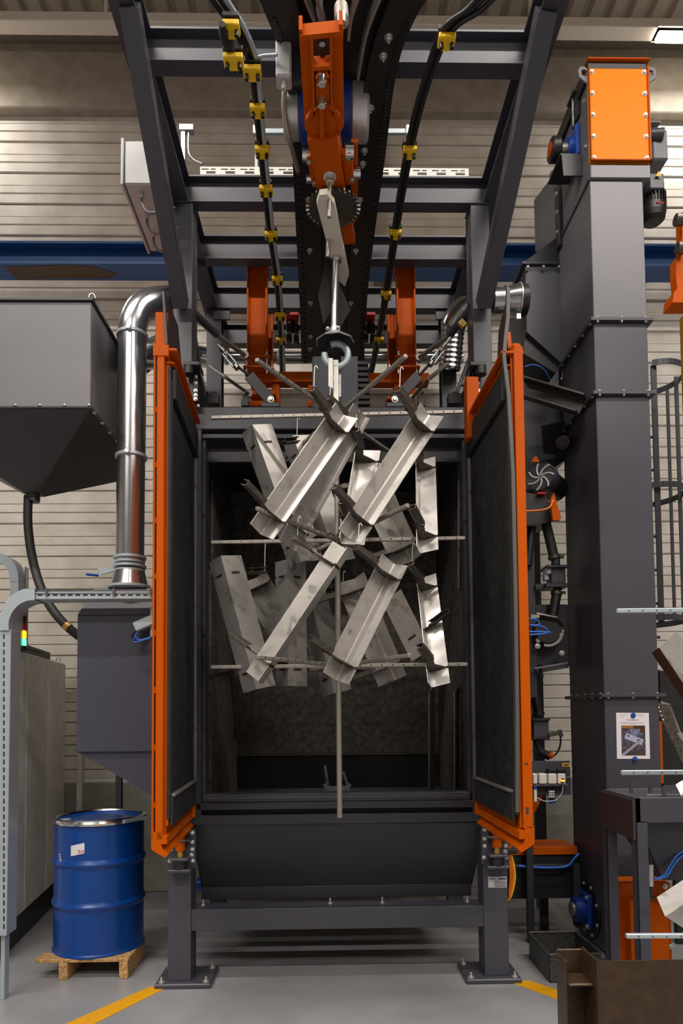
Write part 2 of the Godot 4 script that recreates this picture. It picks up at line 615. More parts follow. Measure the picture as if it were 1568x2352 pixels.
# ---------- the blast cabin ----------
func machine() -> void:
	var t := thing("blast_cabin", "dark grey shot blasting cabin standing open with two orange edged doors", "machine")
	var G: Material = mats.grey
	var lx0 := -0.995
	var lx1 := -0.855
	var rx0 := 0.95
	var rx1 := 1.1
	# legs: open channel sections on bolted foot plates
	for s in [[lx0, lx1, 1.0], [rx0, rx1, -1.0]]:
		var m := M.new()
		m.bx(Vector3(s[0], 0.03, -4.285), Vector3(s[1], 1.12, -4.25))
		m.bx(Vector3(s[0] if s[2] < 0 else s[1] - 0.012, 0.03, -4.4), Vector3(s[0] + 0.012 if s[2] < 0 else s[1], 1.12, -4.28))
		m.bx(Vector3(s[0] if s[2] > 0 else s[1] - 0.012, 0.03, -4.4), Vector3(s[0] + 0.012 if s[2] > 0 else s[1], 1.12, -4.28))
		m.bx(Vector3(s[0], 0.03, -4.42), Vector3(s[1], 1.12, -4.4))
		var leg := mk("leg", m, G, t)
		var cx: float = (s[0] + s[1]) * 0.5 + 0.03 * s[2]
		mk("foot_plate", M.new().bx(Vector3(cx - 0.17, 0.0, -4.5), Vector3(cx + 0.17, 0.03, -4.2), 0.006), G, leg)
		for k in [[-0.135, -4.235], [0.135, -4.235], [-0.135, -4.465], [0.135, -4.465]]:
			var bm := M.new().bolt(Vector3(cx + k[0], 0.03, k[1]), Vector3.UP, 0.013, 0.014)
			bm.cyl(Vector3(cx + k[0], 0.03, k[1]), Vector3(cx + k[0], 0.062, k[1]), 0.006, 8)
			mk("anchor_bolt", bm, mats.bolt, leg)
	# rear legs
	for x in [-0.92, 1.03]:
		mk("leg", M.new().bx(Vector3(x - 0.06, 0.0, -5.75), Vector3(x + 0.06, 1.1, -5.63)), G, t)
	# portal cross beam
	var cb_ := M.new()
	var yt := P(776, 2084, 4.27).y
	var yb := P(776, 2133, 4.27).y
	cb_.bx(Vector3(lx1 - 0.005, yb, -4.3), Vector3(rx0 + 0.005, yt, -4.262))
	cb_.bx(Vector3(lx1, yt - 0.012, -4.41), Vector3(rx0, yt, -4.29))
	cb_.bx(Vector3(lx1, yb, -4.41), Vector3(rx0, yb + 0.012, -4.29))
	var crs := mk("cross_beam", cb_, G, t)
	for x in [-0.8, 0.0, 0.33, 0.87]:
		mk("beam_bolt", M.new().cyl(Vector3(x, yt, -4.36), Vector3(x, yt + 0.035, -4.36), 0.006, 8).bolt(Vector3(x, yt, -4.36), Vector3.UP, 0.011), mats.bolt, crs)
	# front frame round the opening
	var fd := 4.3
	var m2 := M.new()
	fbox(m2, 445, 934, 1091, 986, fd, 0.1, 0.006)
	mk("lintel", m2, G, t)
	for s in [[448, 462, 1078, 1092, fd, 0.16, "grey_dark"], [462, 472, 1068, 1079, 4.35, 0.12, "grey"]]:
		var a := M.new()
		fbox(a, s[0], 985 if s[0] < 455 else 997, s[1], 1880 if s[0] < 455 else 1850, s[4], s[5])
		mk("jamb", a, mats[s[6]], t)
		a = M.new()
		fbox(a, s[2], 985 if s[0] < 455 else 997, s[3], 1870 if s[0] < 455 else 1845, s[4], s[5])
		mk("jamb", a, mats[s[6]], t)
	m2 = M.new()
	fbox(m2, 460, 986, 1080, 998, 4.34, 0.14)
	mk("seal_groove", m2, mats.black, t)
	m2 = M.new()
	fbox(m2, 462, 996, 1079, 1006, 4.33, 0.1)
	mk("frame_edge", m2, G, t)
	m2 = M.new()
	fbox(m2, 470, 1004, 1070, 1061, 4.42, 0.06)
	mk("inner_lintel", m2, mats.grey_dark, t)
	m2 = M.new()
	fbox(m2, 462, 1821, 1082, 1842, 4.33, 0.12, 0.008)
	var sill := mk("sill", m2, G, t)
	m2 = M.new()
	var sy := P(770, 1831, 4.33).y
	m2.bx(Vector3(-0.78, sy - 0.003, -4.33), Vector3(0.86, sy + 0.001, -4.322))
	mk("worn_edge", m2, mats.grey_light, sill)
	m2 = M.new()
	fbox(m2, 449, 1842, 1100, 1858, 4.3, 0.16)
	mk("lower_frame", m2, mats.grey_dark, t)
	m2 = M.new()
	fbox(m2, 449, 1858, 1104, 1872, 4.36, 0.12)
	mk("seal_groove", m2, mats.black, t)
	m2 = M.new()
	fbox(m2, 440, 1870, 1112, 1892, 4.29, 0.16)
	mk("lower_band", m2, mats.grey_dark, t)
	# chamber shell
	var x0 := P(466, 1400, 4.45).x
	var x1 := P(1074, 1400, 4.45).x
	var fy := 1.02
	var ty := 3.6
	var zb := -5.72
	mk("chamber_wall", M.new().bx(Vector3(x0 - 0.05, fy, zb), Vector3(x0, ty, -4.42)), mats.inside, t)
	mk("chamber_wall", M.new().bx(Vector3(x1, fy, zb), Vector3(x1 + 0.05, ty, -4.42)), mats.inside, t)
	mk("chamber_wall", M.new().bx(Vector3(x0 - 0.05, 0.8, zb - 0.05), Vector3(x1 + 0.05, ty, zb)), mats.inside, t)
	# roof in two halves with the slot for the hanger between them
	mk("roof", M.new().bx(Vector3(x0 - 0.05, ty - 0.05, zb - 0.05), Vector3(0.0, ty, -4.36)), mats.grey_dark, t)
	mk("roof", M.new().bx(Vector3(0.09, ty - 0.05, zb - 0.05), Vector3(x1 + 0.05, ty, -4.36)), mats.grey_dark, t)
	# wear plates on the left chamber wall, bolted
	for r in [[2.0, 2.62, -5.25, -4.5, 0.09], [1.35, 2.1, -5.45, -4.55, 0.05], [2.45, 3.3, -5.5, -4.7, 0.04], [1.05, 1.5, -5.5, -4.55, 0.07]]:
		mk("wear_plate", M.new().plate([Vector3(x0 + r[4], r[0], r[2]), Vector3(x0 + r[4] * 0.4, r[0] - 0.08, r[3]), Vector3(x0 + r[4] * 0.4, r[1], r[3]), Vector3(x0 + r[4], r[1] - 0.05, r[2])], 0.02), mats.inside, t)
	# upright edge strips of the right wall
	for r in [[985, 1590, 1815, 4.9], [1043, 1590, 1818, 4.62], [1053, 1066, 1352, 4.55], [1003, 1070, 1250, 5.0]]:
		var a := P(r[0], r[1], r[3])
		var b := P(r[0], r[2], r[3])
		mk("wear_strip", M.new().plate([a, b, b + Vector3(0.05, 0, -0.1), a + Vector3(0.05, 0.06, -0.1)], 0.012), mats.inside, t)
	# floor grating edge and the guide fork inside
	var back_y := P(760, 1730, 5.68).y
	mk("back_ledge", M.new().bx(Vector3(x0, back_y - 0.02, zb), Vector3(x1, back_y, zb + 0.04)), mats.steel_dark, t)
	mk("chamber_pit", M.new().bx(Vector3(x0, back_y - 0.45, zb), Vector3(x1, back_y - 0.02, zb + 0.03)), mats.black_matt, t)
	mk("chamber_pit_floor", M.new().bx(Vector3(x0, 0.75, zb), Vector3(x1, 0.8, -4.5)), mats.black_matt, t)
	var gf := M.new()
	gf.bar(P(746, 1762, 5.2), P(752, 1803, 4.75), 0.02, 0.03)
	gf.bar(P(788, 1776, 5.1), P(797, 1803, 4.75), 0.02, 0.03)
	gf.bar(P(746, 1812, 4.74), P(802, 1811, 4.74), 0.03, 0.035)
	gf.bar(P(746, 1800, 4.74), P(750, 1815, 4.74), 0.02, 0.03)
	gf.bar(P(802, 1800, 4.74), P(798, 1815, 4.74), 0.02, 0.03)
	mk("guide_fork", gf, mats.grey_light, t)
	# inclined shot hopper under the opening
	var hp := M.new()
	hp.plate([P(440, 1890, 4.31), P(1112, 1888, 4.31), P(1080, 2032, 4.52), P(466, 2036, 4.52)], 0.02)
	hp.plate([P(440, 1890, 4.31), P(466, 2036, 4.52), Vector3(-0.72, 0.5, -5.3), Vector3(-0.86, 1.1, -5.7)], 0.02)
	hp.plate([P(1112, 1888, 4.31), P(1080, 2032, 4.52), Vector3(0.8, 0.5, -5.3), Vector3(0.94, 1.1, -5.7)], 0.02)
	hp.plate([Vector3(-0.86, 1.1, -5.75), Vector3(0.94, 1.1, -5.75), Vector3(0.8, 0.5, -5.3), Vector3(-0.72, 0.5, -5.3)], 0.02)
	mk("shot_hopper", hp, mats.grey_dark, t)
	var lip := M.new()
	fbox(lip, 464, 2034, 1082, 2062, 4.5, 0.8)
	mk("screw_trough", lip, mats.grey_dark, t)
	# screw bearing on the trough's end
	var br := M.new()
	var bc := P(456, 2030, 4.75)
	br.cyl(bc + Vector3(-0.005, 0, 0), bc + Vector3(0.03, 0, 0), 0.05, 20)
	br.cyl(bc + Vector3(-0.03, 0, 0), bc, 0.032, 16)
	mk("bearing", br, mats.blue, t)
	# bolted hinge plates on both legs
	for s in [[P(418, 1950, 4.24), 1.0], [P(1136, 1942, 4.24), -1.0]]:
		var c: Vector3 = s[0]
		var hb := mk("hinge_bracket", M.new().bx(c + Vector3(-0.085, -0.115, -0.01), c + Vector3(0.085, 0.12, 0.01)).bx(c + Vector3(-0.07, -0.125, 0.0), c + Vector3(0.07, -0.108, 0.09)).bx(c + Vector3(-0.055, -0.055, 0.0), c + Vector3(0.055, -0.04, 0.1)).bx(c + Vector3(-0.07, 0.06, 0.0), c + Vector3(0.07, 0.068, 0.09)), G, t)
		mk("rubber_buffer", M.new().cyl(c + Vector3(0, -0.108, 0.05), c + Vector3(0, -0.055, 0.05), 0.042, 16), mats.black, hb)
		mk("hinge_stud", M.new().cyl(c + Vector3(0, -0.04, 0.05), c + Vector3(0, 0.0, 0.05), 0.018, 14), mats.brass, hb)
		var bm := M.new()
		for k in [[-0.065, 0.1], [0.065, 0.1], [-0.065, 0.045], [0.065, 0.045], [-0.065, 0.0], [0.065, 0.0], [-0.072, -0.07], [0.068, -0.07], [0.06, -0.035]]:
			bm.bolt(c + Vector3(k[0], k[1], 0.01), Vector3.BACK, 0.0085, 0.01)
		stuff(mk("hinge_bolts", bm, mats.bolt, hb))
		mk("hinge_pin", M.new().cyl(c + Vector3(0, 0.0, 0.05), c + Vector3(0, 0.26, 0.05), 0.031, 18), mats.orange, t)
	# upper hinge brackets
	for s in [[P(446, 890, 4.24), 1.0], [P(1092, 890, 4.24), -1.0]]:
		var c: Vector3 = s[0]
		var q: float = s[1]
		var hb := mk("hinge_bracket", M.new().bx(c + Vector3(-0.03, -0.1, -0.02), c + Vector3(0.03, 0.11, 0.02)).bx(c + Vector3(-0.05, 0.1, -0.05), c + Vector3(0.05, 0.125, 0.09)).plate([c + Vector3(0.04 * q, 0.1, 0.03), c + Vector3(0.085 * q, -0.04, 0.03), c + Vector3(0.07 * q, -0.05, -0.05), c + Vector3(0.03 * q, 0.1, -0.05)], 0.012), mats.grey_dark, t)
		mk("rubber_buffer", M.new().cyl(c + Vector3(-0.02 * q, 0.05, 0.06), c + Vector3(-0.02 * q, 0.1, 0.06), 0.036, 14), mats.black, hb)
		var bm := M.new()
		for k in [0.06, 0.02, -0.03, -0.06, -0.085]:
			bm.bolt(c + Vector3(0.012, k, 0.02), Vector3.BACK, 0.008, 0.01)
		bm.bolt(c + Vector3(0.0, 0.125, 0.03), Vector3.UP, 0.013, 0.014)
		stuff(mk("hinge_bolts", bm, mats.bolt, hb))
	# maker's plate on the right leg
	var np := P(1142, 2026, 4.249)
	var pl := mk("type_plate", M.new().bx(np + Vector3(-0.058, -0.034, 0.0), np + Vector3(0.058, 0.034, 0.003), 0.001), mats.box_grey, t)
	var lines := M.new()
	lines.bx(np + Vector3(0.008, 0.016, 0.003), np + Vector3(0.052, 0.026, 0.0035), 0)
	for k in 4:
		lines.bx(np + Vector3(-0.02, -0.028 + k * 0.009, 0.003), np + Vector3(0.052, -0.024 + k * 0.009, 0.0035), 0)
	lines.bx(np + Vector3(-0.052, 0.018, 0.003), np + Vector3(-0.012, 0.024, 0.0035), 0)
	stuff(mk("plate_print", lines, mats.ink, pl))
	# slot housing over the roof
	for s in [[720, 757], [783, 822]]:
		var sh := M.new()
		fbox(sh, s[0], 818, s[1], 936, 4.42, 0.04)
		sh.bx(Vector3(P(s[0] if s[0] < 750 else s[1] - 6, 870, 4.42).x - 0.01, 3.58, -5.6), Vector3(P(s[0] if s[0] < 750 else s[1] - 6, 870, 4.42).x + 0.015, P(700, 818, 4.42).y, -4.43))
		mk("slot_housing", sh, G, t)
	door(t, Vector3(-0.83, 1.05, -4.19), Vector3(-0.785, 1.05, -3.33), 1.0)
	door(t, Vector3(0.905, 1.05, -4.19), Vector3(0.93, 1.05, -3.35), -1.0)

func door(root: Node3D, hinge: Vector3, free: Vector3, side: float) -> void:
	var u := (free - hinge).normalized()
	var nn := Vector3(u.z, 0, -u.x) * side     # towards the opening
	if nn.x * side < 0.0:
		nn = -nn
	var W := (free - hinge).length()
	var H := 2.43
	var t := Transform3D(Basis(u, Vector3.UP, nn), hinge)
	var O: Material = mats.orange
	var b := func(m: M, s0: float, s1: float, y0: float, y1: float, t0: float, t1: float, ch := 0.003) -> M:
		return m.box(Transform3D(t.basis, t * Vector3((s0 + s1) * 0.5, (y0 + y1) * 0.5, (t0 + t1) * 0.5)), Vector3(s1 - s0, y1 - y0, t1 - t0), ch)
	var d := mk("door", b.call(M.new(), 0.0, W - 0.03, 0.0, H, -0.05, -0.012), O, root)
	if side > 0.0:
		# free edge: folded channel with a slotted joint
		mk("edge_strip", b.call(M.new(), W - 0.1, W, 0.0, H + 0.04, -0.076, -0.066), O, d)
		mk("edge_slot", b.call(M.new(), W - 0.1, W - 0.012, 0.08, H, -0.067, -0.058), mats.black, d)
		for k in 9:
			mk("slot_tab", b.call(M.new(), W - 0.1, W - 0.004, 0.15 + k * 0.28, 0.18 + k * 0.28, -0.067, -0.058), O, d)
		mk("edge_channel", b.call(M.new(), W - 0.06, W, 0.0, H, -0.058, -0.022), O, d)
		mk("edge_return", b.call(M.new(), W - 0.1, W - 0.03, 0.06, H, -0.022, -0.001), O, d)
	else:
		mk("edge_channel", b.call(M.new(), W - 0.06, W, 0.03, H + 0.02, -0.072, -0.024), O, d)
		mk("edge_return", b.call(M.new(), W - 0.1, W - 0.02, 0.03, H, -0.024, -0.012), O, d)
		for y in [0.1, 0.34]:
			mk("worn_spot", b.call(M.new(), W - 0.002, W + 0.001, y, y + (0.035 if y < 0.2 else 0.012), -0.05, -0.035, 0.0), mats.brown_grey, d)
	# hinge side strip, top and bottom rails
	mk("hinge_strip", b.call(M.new(), -0.02, 0.02, -0.02, H, -0.06, 0.012), O, d)
	mk("top_rail", b.call(b.call(M.new(), 0.0, W, H - 0.005, H + 0.01, -0.076, 0.04), 0.0, W - 0.02, H - 0.06, H - 0.05, -0.05, 0.025), O, d)
	var prof := PackedVector2Array([Vector2(-0.076, -0.08), Vector2(-0.068, -0.09), Vector2(-0.01, -0.125), Vector2(0.004, -0.11), Vector2(-0.02, -0.085), Vector2(-0.03, -0.06), Vector2(0.0, -0.06), Vector2(0.0, -0.02), Vector2(-0.03, -0.02), Vector2(-0.03, 0.0), Vector2(-0.076, 0.0)])
	# bottom rail: folded profile seen end-on at the free edge
	var bt := Transform3D(Basis(nn, Vector3.UP, u), t * Vector3(0.0, 0.04, 0.0))
	mk("bottom_rail", M.new().prism(prof, bt, W), O, d)
	# rubber lining in a raised lip
	mk("lining", b.call(M.new(), 0.02, W - 0.03, 0.09, H - 0.07, -0.012, 0.006), mats.rubber, d)
	mk("lining_band", b.call(M.new(), 0.0, W - 0.05, 2.2, H - 0.07, 0.004, 0.028, 0.006), mats.rubber, d)
	mk("lining_band", b.call(M.new(), 0.02, W - 0.04, 0.06, 0.2, 0.004, 0.02, 0.004), mats.rubber, d)
	mk("lip", b.call(M.new(), 0.02, W - 0.05, 0.2, 0.216, 0.006, 0.03, 0.004), mats.rubber_lip, d)
	mk("lip", b.call(M.new(), 0.0, 0.035, 0.2, 2.2, 0.006, 0.022, 0.004), mats.rubber_lip, d)
	if side > 0.0:
		mk("lip", b.call(M.new(), W - 0.06, W - 0.04, 0.2, 2.3, 0.004, 0.012, 0.003), mats.rubber, d)
		mk("head_block", b.call(M.new(), W - 0.05, W - 0.012, H + 0.01, H + 0.2, -0.07, -0.01), O, d)
		mk("head_block_foot", b.call(M.new(), W - 0.09, W + 0.004, H - 0.035, H + 0.025, -0.078, 0.0), O, d)
		mk("seal_flap", M.new().plate([t * Vector3(W, H + 0.03, -0.012), t * Vector3(W, H + 0.3, -0.03), t * Vector3(W - 0.2, H + 0.24, 0.012), t * Vector3(W - 0.22, H + 0.03, 0.014)], 0.012), mats.brown_grey, d)
		mk("hinge_post", b.call(M.new(), 0.1, 0.18, H - 0.12, H + 0.22, -0.16, -0.08), O, d)
	else:
		# rubber flap standing proud along the free edge
		var fl := []
		for p in [[0.0, 0.03], [0.5, 0.02], [1.1, 0.016], [1.7, 0.016], [2.1, 0.03], [2.3, 0.05], [2.4, 0.04], [2.5, 0.026], [2.66, 0.02]]:
			fl.append(p)
		for i in fl.size() - 1:
			pass
		var poly := PackedVector2Array()
		for p in fl:
			poly.append(Vector2(p[1] - 0.02, p[0] + 0.05))
		fl.reverse()
		for p in fl:
			poly.append(Vector2(p[1] - 0.038, p[0] + 0.05))
		var ft := Transform3D(Basis(nn, Vector3.UP, u), t * Vector3(W - 0.02, 0.06, 0.004))
		mk("seal_flap", M.new().prism(poly, ft, 0.02), mats.flap, d)
		mk("seal_flap_sheet", M.new().plate([t * Vector3(W - 0.03, H - 0.1, 0.012), t * Vector3(W - 0.03, H + 0.27, 0.0), t * Vector3(W - 0.16, H + 0.2, -0.005), t * Vector3(W - 0.2, H - 0.1, 0.012)], 0.012), mats.brown_grey, d)
		mk("head_block", b.call(M.new(), W - 0.1, W - 0.02, H - 0.02, H + 0.07, -0.085, -0.015, 0.02), O, d)
		mk("head_bracket", M.new().plate([t * Vector3(W - 0.3, H, -0.05), t * Vector3(W - 0.12, H, -0.05), t * Vector3(W - 0.16, H + 0.2, -0.05), t * Vector3(W - 0.24, H + 0.17, -0.05)], 0.02), O, d)
		mk("hinge_post", b.call(M.new(), 0.08, 0.16, H - 0.16, H + 0.22, -0.02, 0.055), O, d)
	for y in [0.55, 1.35]:
		mk("stiffener", b.call(M.new(), 0.05, W - 0.06, y, y + 0.05, -0.07, -0.05), O, d)

# ---------- the steel gantry over the cabin ----------
func gantry() -> void:
	var t := thing("steel_gantry", "dark grey steel gantry standing over the blast cabin with ladder-like cross beams", "steel frame")
	var G: Material = mats.grey
	var Y := 5.15
	var xs := [-0.94, 1.09]
	for x in xs:
		mk("side_beam", M.new().ext(ipoly(0.18, 0.12, 0.012, 0.012), Vector3(x, Y - 0.09, -2.1), Vector3(x, Y - 0.09, -6.25)), G, t)
	for d in [3.3, 4.25, 4.8, 5.4, 5.93]:
		mk("cross_beam", M.new().ext(ipoly(0.18, 0.09, 0.01, 0.012), Vector3(xs[0] + 0.007, Y - 0.09, -d - 0.045), Vector3(xs[1] - 0.007, Y - 0.09, -d - 0.045)), G, t)
	# columns stand on the cabin corners
	for x in [-0.915, 1.01]:
		var m := M.new()
		m.bx(Vector3(x - 0.06, 3.55, -4.285), Vector3(x + 0.06, Y - 0.18, -4.25))
		m.bx(Vector3(x - 0.06, 3.55, -4.37), Vector3(x - 0.05, Y - 0.18, -4.28))
		m.bx(Vector3(x + 0.05, 3.55, -4.37), Vector3(x + 0.06, Y - 0.18, -4.28))
		m.bx(Vector3(x - 0.06, 1.1, -4.42), Vector3(x + 0.06, Y - 0.18, -4.38))
		mk("column", m, G, t)
		mk("head_plate", M.new().bx(Vector3(x - 0.07, Y - 0.19, -4.39), Vector3(x + 0.07, Y - 0.175, -4.24)), G, t)
		mk("column", M.new().ext(ipoly(0.14, 0.12, 0.01, 0.012), Vector3(x, 1.1, -5.5), Vector3(x, Y - 0.18, -5.5), Vector3.BACK), G, t)
		# raking brace out to the front of the side beam
		var sx: float = xs[0] if x < 0 else xs[1]
		mk("brace", M.new().bar(Vector3(x, P(405 if x < 0 else 1118, 705, 4.22).y, -4.2), Vector3(sx + (0.03 if x < 0 else -0.03), Y - 0.16, -3.05), 0.09, 0.1), G, t)
		# thin rear brace
		mk("brace", M.new().bar(Vector3(x + 0.02, 4.25, -4.4), Vector3(x, 3.65, -5.4), 0.05, 0.05), G, t)
	for p in [[490, 705], [1010, 705]]:
		var c := P(p[0] + (18 if p[0] < 700 else 10), 717, 5.42)
		mk("gusset", M.new().bx(c + Vector3(-0.07, -0.06, -0.02), c + Vector3(0.07, 0.06, 0.0)), G, t)
	# galvanised cable tray lying on the second cross beam
	var tr := thing("slotted_cable_tray", "white galvanised slotted cable tray lying across the second gantry beam", "cable tray")
	var y0 := Y
	var x0 := P(462, 390, 4.3).x
	var x1 := P(1073, 390, 4.3).x
	mk("tray", M.new().bx(Vector3(x0, y0, -4.34), Vector3(x1, y0 + 0.006, -4.26), 0.001).bx(Vector3(x0, y0, -4.265), Vector3(x1, y0 + 0.062, -4.26), 0.001), mats.white, tr)
	var sl := M.new()
	var k := 0
	var x := x0 + 0.04
	while x < x1 - 0.05:
		sl.bx(Vector3(x, y0 + 0.016, -4.261), Vector3(x + 0.06, y0 + 0.03, -4.258), 0.0)
		sl.bx(Vector3(x - 0.03, y0 + 0.042, -4.261), Vector3(x + 0.015, y0 + 0.047, -4.258), 0.0)
		sl.bx(Vector3(x + 0.03, y0 + 0.042, -4.261), Vector3(x + 0.06, y0 + 0.047, -4.258), 0.0)
		x += 0.125
		k += 1
	stuff(mk("slots", sl, mats.black, tr))
	# grey junction cabinet outside the left side beam
	var b := thing("junction_cabinet", "pale grey electrical cabinet hung outside the gantry with cables below", "electrical cabinet")
	var bm := M.new()
	var p0 := P(286, 322, 3.95)
	var p1 := P(372, 423, 3.95)
	bm.bx(Vector3(p0.x, p1.y, -4.55), Vector3(p1.x, p0.y, -3.95), 0.008)
	mk("body", bm, mats.box_grey, b)
	mk("lid", M.new().bx(Vector3(p0.x - 0.02, p1.y - 0.01, -4.56), Vector3(p0.x - 0.003, p0.y + 0.01, -3.94), 0.004), mats.box_grey, b)
	for q in [[325, 442, 348, 484], [337, 490, 350, 512], [352, 534, 360, 552]]:
		var g0 := Vector3(PY(q[0], q[1], p1.y).x, p1.y, PY(q[0], q[1], p1.y).z)
		mk("cable_gland", M.new().cyl(g0 + Vector3(0, 0.0, 0), g0 + Vector3(0, -0.035, 0), 0.014, 10), mats.box_grey, b)
		mk("cable", M.new().tube(smooth([g0 + Vector3(0, -0.03, 0), g0 + Vector3(0.01, -0.09, 0), g0 + Vector3(0.06, -0.13, 0), g0 + Vector3(0.2, -0.08, -0.02)]), 0.008, 8), mats.grey_light, b)
	# small bracket and conduit on the side beam
	var cl := thing("conduit_bracket", "small steel channel with pipe clamps standing on the gantry beside the grey cabinet", "bracket")
	var c0 := P(433, 300, 4.35)
	mk("channel", M.new().bx(c0 + Vector3(-0.06, -0.01, -0.03), c0 + Vector3(0.035, 0.03, 0.02)), mats.zinc, cl)
	mk("post", M.new().bx(c0 + Vector3(-0.05, -0.4, -0.02), c0 + Vector3(-0.02, 0.0, 0.01)), mats.zinc, cl)
	mk("conduit", M.new().tube(smooth([c0 + Vector3(0.0, 0.0, 0.0), c0 + Vector3(0.0, -0.14, 0.0), c0 + Vector3(0.03, -0.2, 0.0), c0 + Vector3(0.09, -0.23, 0.0)]), 0.008, 8), mats.zinc, cl)

# ---------- overhead rail: two broad black flanges with the trolley slot between ----------
func ribbon(left: Array, right: Array, y: float, h: float) -> M:
	var m := M.new()
	var a := []
	var b := []
	for p in left:
		a.append(PY(p[0], p[1], y))
	for p in right:
		b.append(PY(p[0], p[1], y))
	a = smooth(a)
	b = smooth(b)
	var up := Vector3(0, h, 0)
	for i in a.size() - 1:
		m.fq(a[i], a[i + 1], b[i + 1], b[i], Vector3.DOWN)
		m.fq(a[i] + up, a[i + 1] + up, b[i + 1] + up, b[i] + up, Vector3.UP)
		m.fq(a[i], a[i + 1], a[i + 1] + up, a[i] + up, a[i] - b[i])
		m.fq(b[i], b[i + 1], b[i + 1] + up, b[i] + up, b[i] - a[i])
	m.fq(a[0], b[0], b[0] + up, a[0] + up, a[0] - a[1])
	var e := a.size() - 1
	m.fq(a[e], b[e], b[e] + up, a[e] + up, a[e] - a[e - 1])
	return m

func monorail() -> void:
	var t := thing("overhead_rail", "black overhead conveyor rail with bolted flanges forking above the orange trolley", "conveyor rail")
	var Y := 4.74
	var lo := [[692, 832], [688, 700], [681, 560], [673, 400], [667, 290], [658, 190], [640, 110], [612, 40], [585, -20], [540, -90]]
	var li := [[738, 832], [738, 700], [737, 560], [735, 400], [732, 290], [726, 190], [712, 110], [690, 40], [668, -20], [630, -90]]
	var ro := [[836, 832], [842, 700], [857, 560], [879, 400], [893, 290], [906, 190], [925, 110], [955, 40], [992, -20], [1040, -90]]
	var ri := [[795, 832], [799, 700], [806, 560], [818, 400], [826, 290], [838, 190], [856, 110], [880, 40], [910, -20], [950, -90]]
	mk("flange", ribbon(lo, li, Y, 0.03), mats.rail_black, t)
	mk("flange", ribbon(ri, ro, Y, 0.03), mats.rail_black, t)
	mk("slot_plate", ribbon(li, ri, Y + 0.08, 0.02), mats.black, t)
	for s in [[lo, 0.72], [ro, 0.72]]:
		pass
	# upright webs behind the flanges
	var lw := []
	var rw := []
	for i in lo.size():
		lw.append([(lo[i][0] + li[i][0]) * 0.5, lo[i][1]])
		rw.append([(ro[i][0] + ri[i][0]) * 0.5, ro[i][1]])
	mk("web", wall_of(lw, Y + 0.03, 0.2), mats.rail_black, t)
	mk("web", wall_of(rw, Y + 0.03, 0.2), mats.rail_black, t)
	# polished guide strips that curve into the fork
	for s in [[[735, 110], [724, 60], [704, 10], [680, -50]], [[752, 110], [744, 60], [730, 10], [712, -50]], [[800, 95], [806, 50], [818, 10], [840, -50]], [[822, 185], [838, 95], [856, 40], [885, -30]]]:
		mk("guide_strip", wall_of(s, Y - 0.03, 0.06, 0.012), mats.steel_arm, t)
	# bolt heads through the flanges
	var n := 0
	for p in [[711, 574], [713, 695], [713, 772], [712, 800], [817, 575], [806, 695], [803, 772], [892, 85], [880, 128], [851, 247], [837, 345], [833, 375], [708, 458], [827, 458]]:
		var c := PY(p[0], p[1], Y)
		mk("rail_bolt", M.new().bolt(c, Vector3.DOWN, 0.013, 0.016).cyl(c, c + Vector3(0, -0.03, 0), 0.006, 8), mats.bolt, t)
	# hangers up to the gantry beams
	for d in [3.3, 4.25, 4.8, 5.4]:
		for x in [-0.12, 0.22]:
			mk("hanger_plate", M.new().bx(Vector3(x - 0.05, Y + 0.03, -d - 0.08), Vector3(x + 0.05, 4.98, -d - 0.02)), mats.rail_black, t)
	# roller chain along the flange edges
	for s in [[0.2, lo, li], [0.8, ri, ro]]:
		var m := M.new()
		for i in 7:
			var a: Array = s[1][i]
			var b: Array = s[2][i]
			var a2: Array = s[1][i + 1]
			var b2: Array = s[2][i + 1]
			for k in 12:
				var f := k / 12.0
				var c := PY(lerpf(lerpf(a[0], b[0], s[0]), lerpf(a2[0], b2[0], s[0]), f), lerpf(a[1], a2[1], f), Y)
				m.bx(c + Vector3(-0.01, -0.008, -0.009), c + Vector3(0.01, 0.002, 0.009), 0.002)
		stuff(mk("edge_chain", m, mats.black, t))

func wall_of(px: Array, y: float, h: float, th := 0.014) -> M:
	var m := M.new()
	var p := path(px, y)
	for i in p.size() - 1:
		var d: Vector3 = (p[i + 1] - p[i]).normalized()
		var s := Vector3.UP.cross(d) * th * 0.5
		var up := Vector3(0, h, 0)
		m.fq(p[i] + s, p[i + 1] + s, p[i + 1] + s + up, p[i] + s + up, s)
		m.fq(p[i] - s, p[i + 1] - s, p[i + 1] - s + up, p[i] - s + up, -s)
		m.fq(p[i] + s, p[i + 1] + s, p[i + 1] - s, p[i] - s, Vector3.DOWN)
		m.fq(p[i] + s + up, p[i + 1] + s + up, p[i + 1] - s + up, p[i] - s + up, Vector3.UP)
	return m

